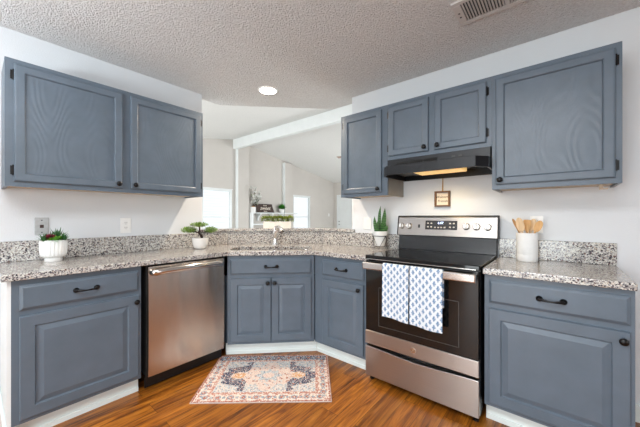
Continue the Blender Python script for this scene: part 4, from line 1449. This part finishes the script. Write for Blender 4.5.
# ------------------------------------------------------------------ rug
ra, rb, rc, rd = Vector((0.532, -1.139, 0)), Vector((1.223, -0.539, 0)), Vector((1.635, -0.995, 0)), Vector((0.942, -1.613, 0))
ux = (rb - ra).normalized()
RL, RWd = (rb - ra).length, (rd - ra).length
rug = thing('rug', 'small faded red, cream and navy medallion rug before the sink', 'rug', tuple((ra + rb + rc + rd) / 4 + Vector((0.008, -0.014, 0))), math.atan2(ux.y, ux.x))
nx, ny = 230, 150
PAL = dict(red=rgb(198, 140, 122), rust=rgb(182, 116, 96), cream=rgb(232, 218, 204), navy=rgb(84, 88, 106), blue=rgb(146, 160, 170), pale=rgb(198, 204, 206), gold=rgb(220, 168, 118), pink=rgb(228, 206, 192))
from mathutils import noise as mnoise
def rugcol(x, y):
    u, v_ = x / (RL / 2), y / (RWd / 2)
    ex, ey = RL / 2 - abs(x), RWd / 2 - abs(y)
    e_ = min(ex, ey)
    def h(s, o=0.0):
        return mnoise.noise(Vector((x * s + o, y * s - o, o)))
    ax, ay = abs(x), abs(y)
    if e_ < 0.012: c = PAL['rust']
    elif e_ < 0.085:
        # main border: cream ground, rosettes of red and blue
        s_ = (ax if ey < ex else ay)
        w_b = e_ - 0.048
        ph = (s_ % 0.085) - 0.0425
        r1 = math.hypot(ph, w_b)
        if r1 < 0.013: c = PAL['rust']
        elif r1 < 0.022: c = PAL['navy'] if y > RWd / 2 - 0.09 else PAL['blue']
        elif abs(abs(ph) - 0.0425) < 0.010 and abs(w_b) < 0.012: c = PAL['blue']
        elif y > RWd / 2 - 0.085: c = PAL['navy'] if h(45) > -0.12 else PAL['blue']
        else: c = PAL['cream'] if h(50) > -0.1 else PAL['red']
    elif e_ < 0.105: c = PAL['red'] if h(70) > -0.25 else PAL['cream']
    else:
        d1 = ax / 0.30 + ay / 0.205
        d2 = math.hypot(ax / 0.085, ay / 0.07)
        if d2 < 0.5: c = PAL['pink']
        elif d2 < 1.0 + 0.2 * math.cos(8 * math.atan2(y, x)): c = PAL['pale'] if h(60) > -0.1 else PAL['blue']
        elif math.hypot((ax - 0.215) / 0.045, ay / 0.038) < 1: c = PAL['gold'] if h(60) > -0.2 else PAL['cream']
        elif d1 < 0.92 + 0.10 * math.sin(60 * ax) : c = PAL['pink'] if h(45, 3) > -0.22 else (PAL['rust'] if h(60, 5) > 0 else PAL['pale'])
        elif math.hypot((ax - 0.235) / 0.045, ay / 0.038) < 1: c = PAL['gold'] if h(60) > -0.2 else PAL['cream']
        elif d1 < 1.45 + 0.12 * math.sin(70 * ay + 1) and ax > 0.15: c = PAL['navy'] if h(38, 7) > -0.28 else (PAL['rust'] if h(55) > 0 else PAL['blue'])
        else: c = PAL['pale'] if h(75, 9) > 0.02 else (PAL['cream'] if h(60, 2) > -0.12 else PAL['blue'])
    n_ = h(130, 4)
    if n_ > 0.24: c = PAL['cream']
    elif n_ < -0.42: c = PAL['red']
    f_ = 1.0 + 0.16 * h(90, 11)
    return (c[0] * f_, c[1] * f_, c[2] * f_, 1)
bm = B()
lay = bm.loops.layers.float_color.new('weave')
gr = [[bm.verts.new((-RL / 2 + RL * i / nx, -RWd / 2 + RWd * j / ny, 0.0075)) for i in range(nx + 1)] for j in range(ny + 1)]
for j in range(ny):
    for i in range(nx):
        f = bm.faces.new((gr[j][i], gr[j][i + 1], gr[j + 1][i + 1], gr[j + 1][i]))
        c_ = rugcol(-RL / 2 + RL * (i + .5) / nx, -RWd / 2 + RWd * (j + .5) / ny)
        for lp in f.loops:
            lp[lay] = c_
build('pile', bm, M['weave'], rug)
bm = B()
prism(bm, [(-RL / 2 - 0.004, -RWd / 2 - 0.004), (RL / 2 + 0.004, -RWd / 2 - 0.004), (RL / 2 + 0.004, RWd / 2 + 0.004), (-RL / 2 - 0.004, RWd / 2 + 0.004)], 0.0005, 0.007)
build('binding', bm, M['rugbind'], rug, 0.002)

# ------------------------------------------------------------------ living-room shelf and what stands on it
SHZ = 1.345
sh = thing('wall_shelf', 'white bracketed wall shelf between the two living-room windows', 'shelf', (XB, 0, 0))
bx('shelf_board', (0.0, 0.26, 2.775, 4.70, SHZ - 0.03, SHZ), M['white_trim'], sh, 0.004)
bx('upright', (0.0, 0.20, 2.79, 2.86, 0.72, SHZ - 0.031), M['white_trim'], sh, 0.004)
bx('lower_board', (0.0, 0.20, 2.862, 3.55, 0.96, 1.0), M['white_trim'], sh, 0.004)
for y in (3.13, 3.62, 4.07):
    bm = B()
    pr_ = [(0.001, y, SHZ - 0.031), (0.18, y, SHZ - 0.031), (0.17, y, SHZ - 0.07), (0.09, y, SHZ - 0.11), (0.05, y, SHZ - 0.17), (0.04, y, SHZ - 0.24), (0.001, y, SHZ - 0.26)]
    prism_dir(bm, pr_, (0, 0.06, 0))
    build('bracket', bm, M['white_trim'], sh, 0.003)

sg = thing('home_sign', 'dark brown wooden sign with pale lettering leaning on the living-room shelf', 'sign', (XB + 0.15, 3.36, SHZ + 0.002), PI / 2)
tilt = math.radians(-8)
bm = B()
mt = Matrix.Rotation(tilt, 4, 'X')
prism_dir(bm, [mt @ Vector(p) for p in ((-0.33, -0.012, 0.0), (0.36, -0.012, 0.0), (0.28, -0.012, 0.27), (-0.36, -0.012, 0.27))], mt @ Vector((0, 0.02, 0)))
sgb = build('board', bm, M['signwood'], sg, 0.003)
bm = B()
for a0, a1, b0, b1 in ((-0.335, 0.345, 0.002, 0.016), (-0.345, 0.285, 0.254, 0.268)):
    box(bm, a0, a1, -0.020, -0.0125, b0, b1, mt)
build('sign_edge', bm, M['bark'], sg)
for body, sz, z_, shr in (('home', 0.065, 0.222, 0.2), ('sweet', 0.17, 0.135, 0.35), ('home', 0.06, 0.040, 0.2)):
    p = mt @ Vector((-0.01, -0.0135, z_))
    text_part('lettering', body, sz, M['paleink'], sg, p, (PI / 2 + tilt, 0, 0), shr, 0.001)

fp = thing('flowering_plant', 'white-blossomed leafy stems in a small pot on the living-room shelf', 'potted plant', (XB + 0.17, 2.87, SHZ))
bm = B()
lathe(bm, [(0, 0.001), (0.065, 0.001), (0.078, 0.02), (0.08, 0.16), (0.074, 0.165), (0.07, 0.15), (0, 0.15)], 24)
build('pot', bm, M['matte_white'], fp, smooth=True)
bm = B()
lathe(bm, [(0, 0.151), (0.068, 0.151), (0.05, 0.185), (0, 0.195)], 18)
build('moss', bm, M['wood_dark'], fp, smooth=True)
stems, leaves, blos = B(), B(), B()
r_ = random.Random(21)
for i in range(9):
    a = r_.uniform(0, 2 * PI)
    top = Vector((0.05 + 0.05 * math.cos(a), 0.19 * math.sin(a) + 0.04, r_.uniform(0.42, 0.72)))
    pts = smooth_path([(0.01 * math.cos(a), 0.01 * math.sin(a), 0.17), (top.x * .4, top.y * .4, top.z * .6), tuple(top)], 10)
    tube(stems, pts, 0.004, 6)
    for q in range(4, 11):
        for _ in range(1):
            d_ = Vector((r_.uniform(-1, 1), r_.uniform(-1, 1), r_.uniform(-.2, .9)))
            leaf(leaves, pts[q], d_, 0.075, 0.032, 0.3)
        if r_.random() < 0.5:
            for _ in range(6):
                leaf(blos, pts[q] + Vector((r_.uniform(-.03, .03), r_.uniform(-.03, .03), r_.uniform(0, .03))), Vector((r_.uniform(-1, 1), r_.uniform(-1, 1), r_.uniform(-.2, 1))), 0.075, 0.065, 0.1)
build('stems', stems, M['bark'], fp, smooth=True)
build('leaves', leaves, M['leaf_olive'], fp)
build('blossoms', blos, M['petal'], fp)

gp = thing('small_shrub', 'small round green shrub in a white pot on the living-room shelf', 'potted plant', (XB + 0.11, 4.09, SHZ))
bm = B()
lathe(bm, [(0, 0.001), (0.075, 0.001), (0.092, 0.12), (0.086, 0.12), (0.082, 0.11), (0, 0.11)], 24)
build('pot', bm, M['matte_white'], gp, smooth=True)
bm = B()
for _ in range(900):
    a, el = r_.uniform(0, 2 * PI), r_.uniform(0.0, 1.5)
    d_ = Vector((math.cos(a) * math.cos(el), math.sin(a) * math.cos(el), math.sin(el)))
    leaf(bm, Vector((0, 0, 0.135)) + d_ * Vector((0.07, 0.09, 0.10)).length * 0.4 * r_.random(), d_ + Vector((0, 0, 0.4)), 0.12 * r_.uniform(.6, 1.1), 0.022, 0.2, 0.2, 2)
build('foliage', bm, M['leaf_shrub'], gp)

# ------------------------------------------------------------------ families of like things
for o in bpy.data.objects:
    if o.parent is not None or 'label' not in o:
        continue
    base = o.name.split('.')[0]
    g = {'upper_cabinet': 'blue-grey wall cabinets', 'base_cabinet': 'blue-grey base cabinets', 'sink_base_cabinet': 'blue-grey base cabinets', 'dish_towel': 'towels on the oven handle',
         'wooden_spoon': 'wooden utensils in the crock', 'wooden_turner': 'wooden utensils in the crock', 'countertop': 'granite worktops',
         'wall_outlet': 'white wall outlets'}.get(base)
    if g:
        o['group'] = g
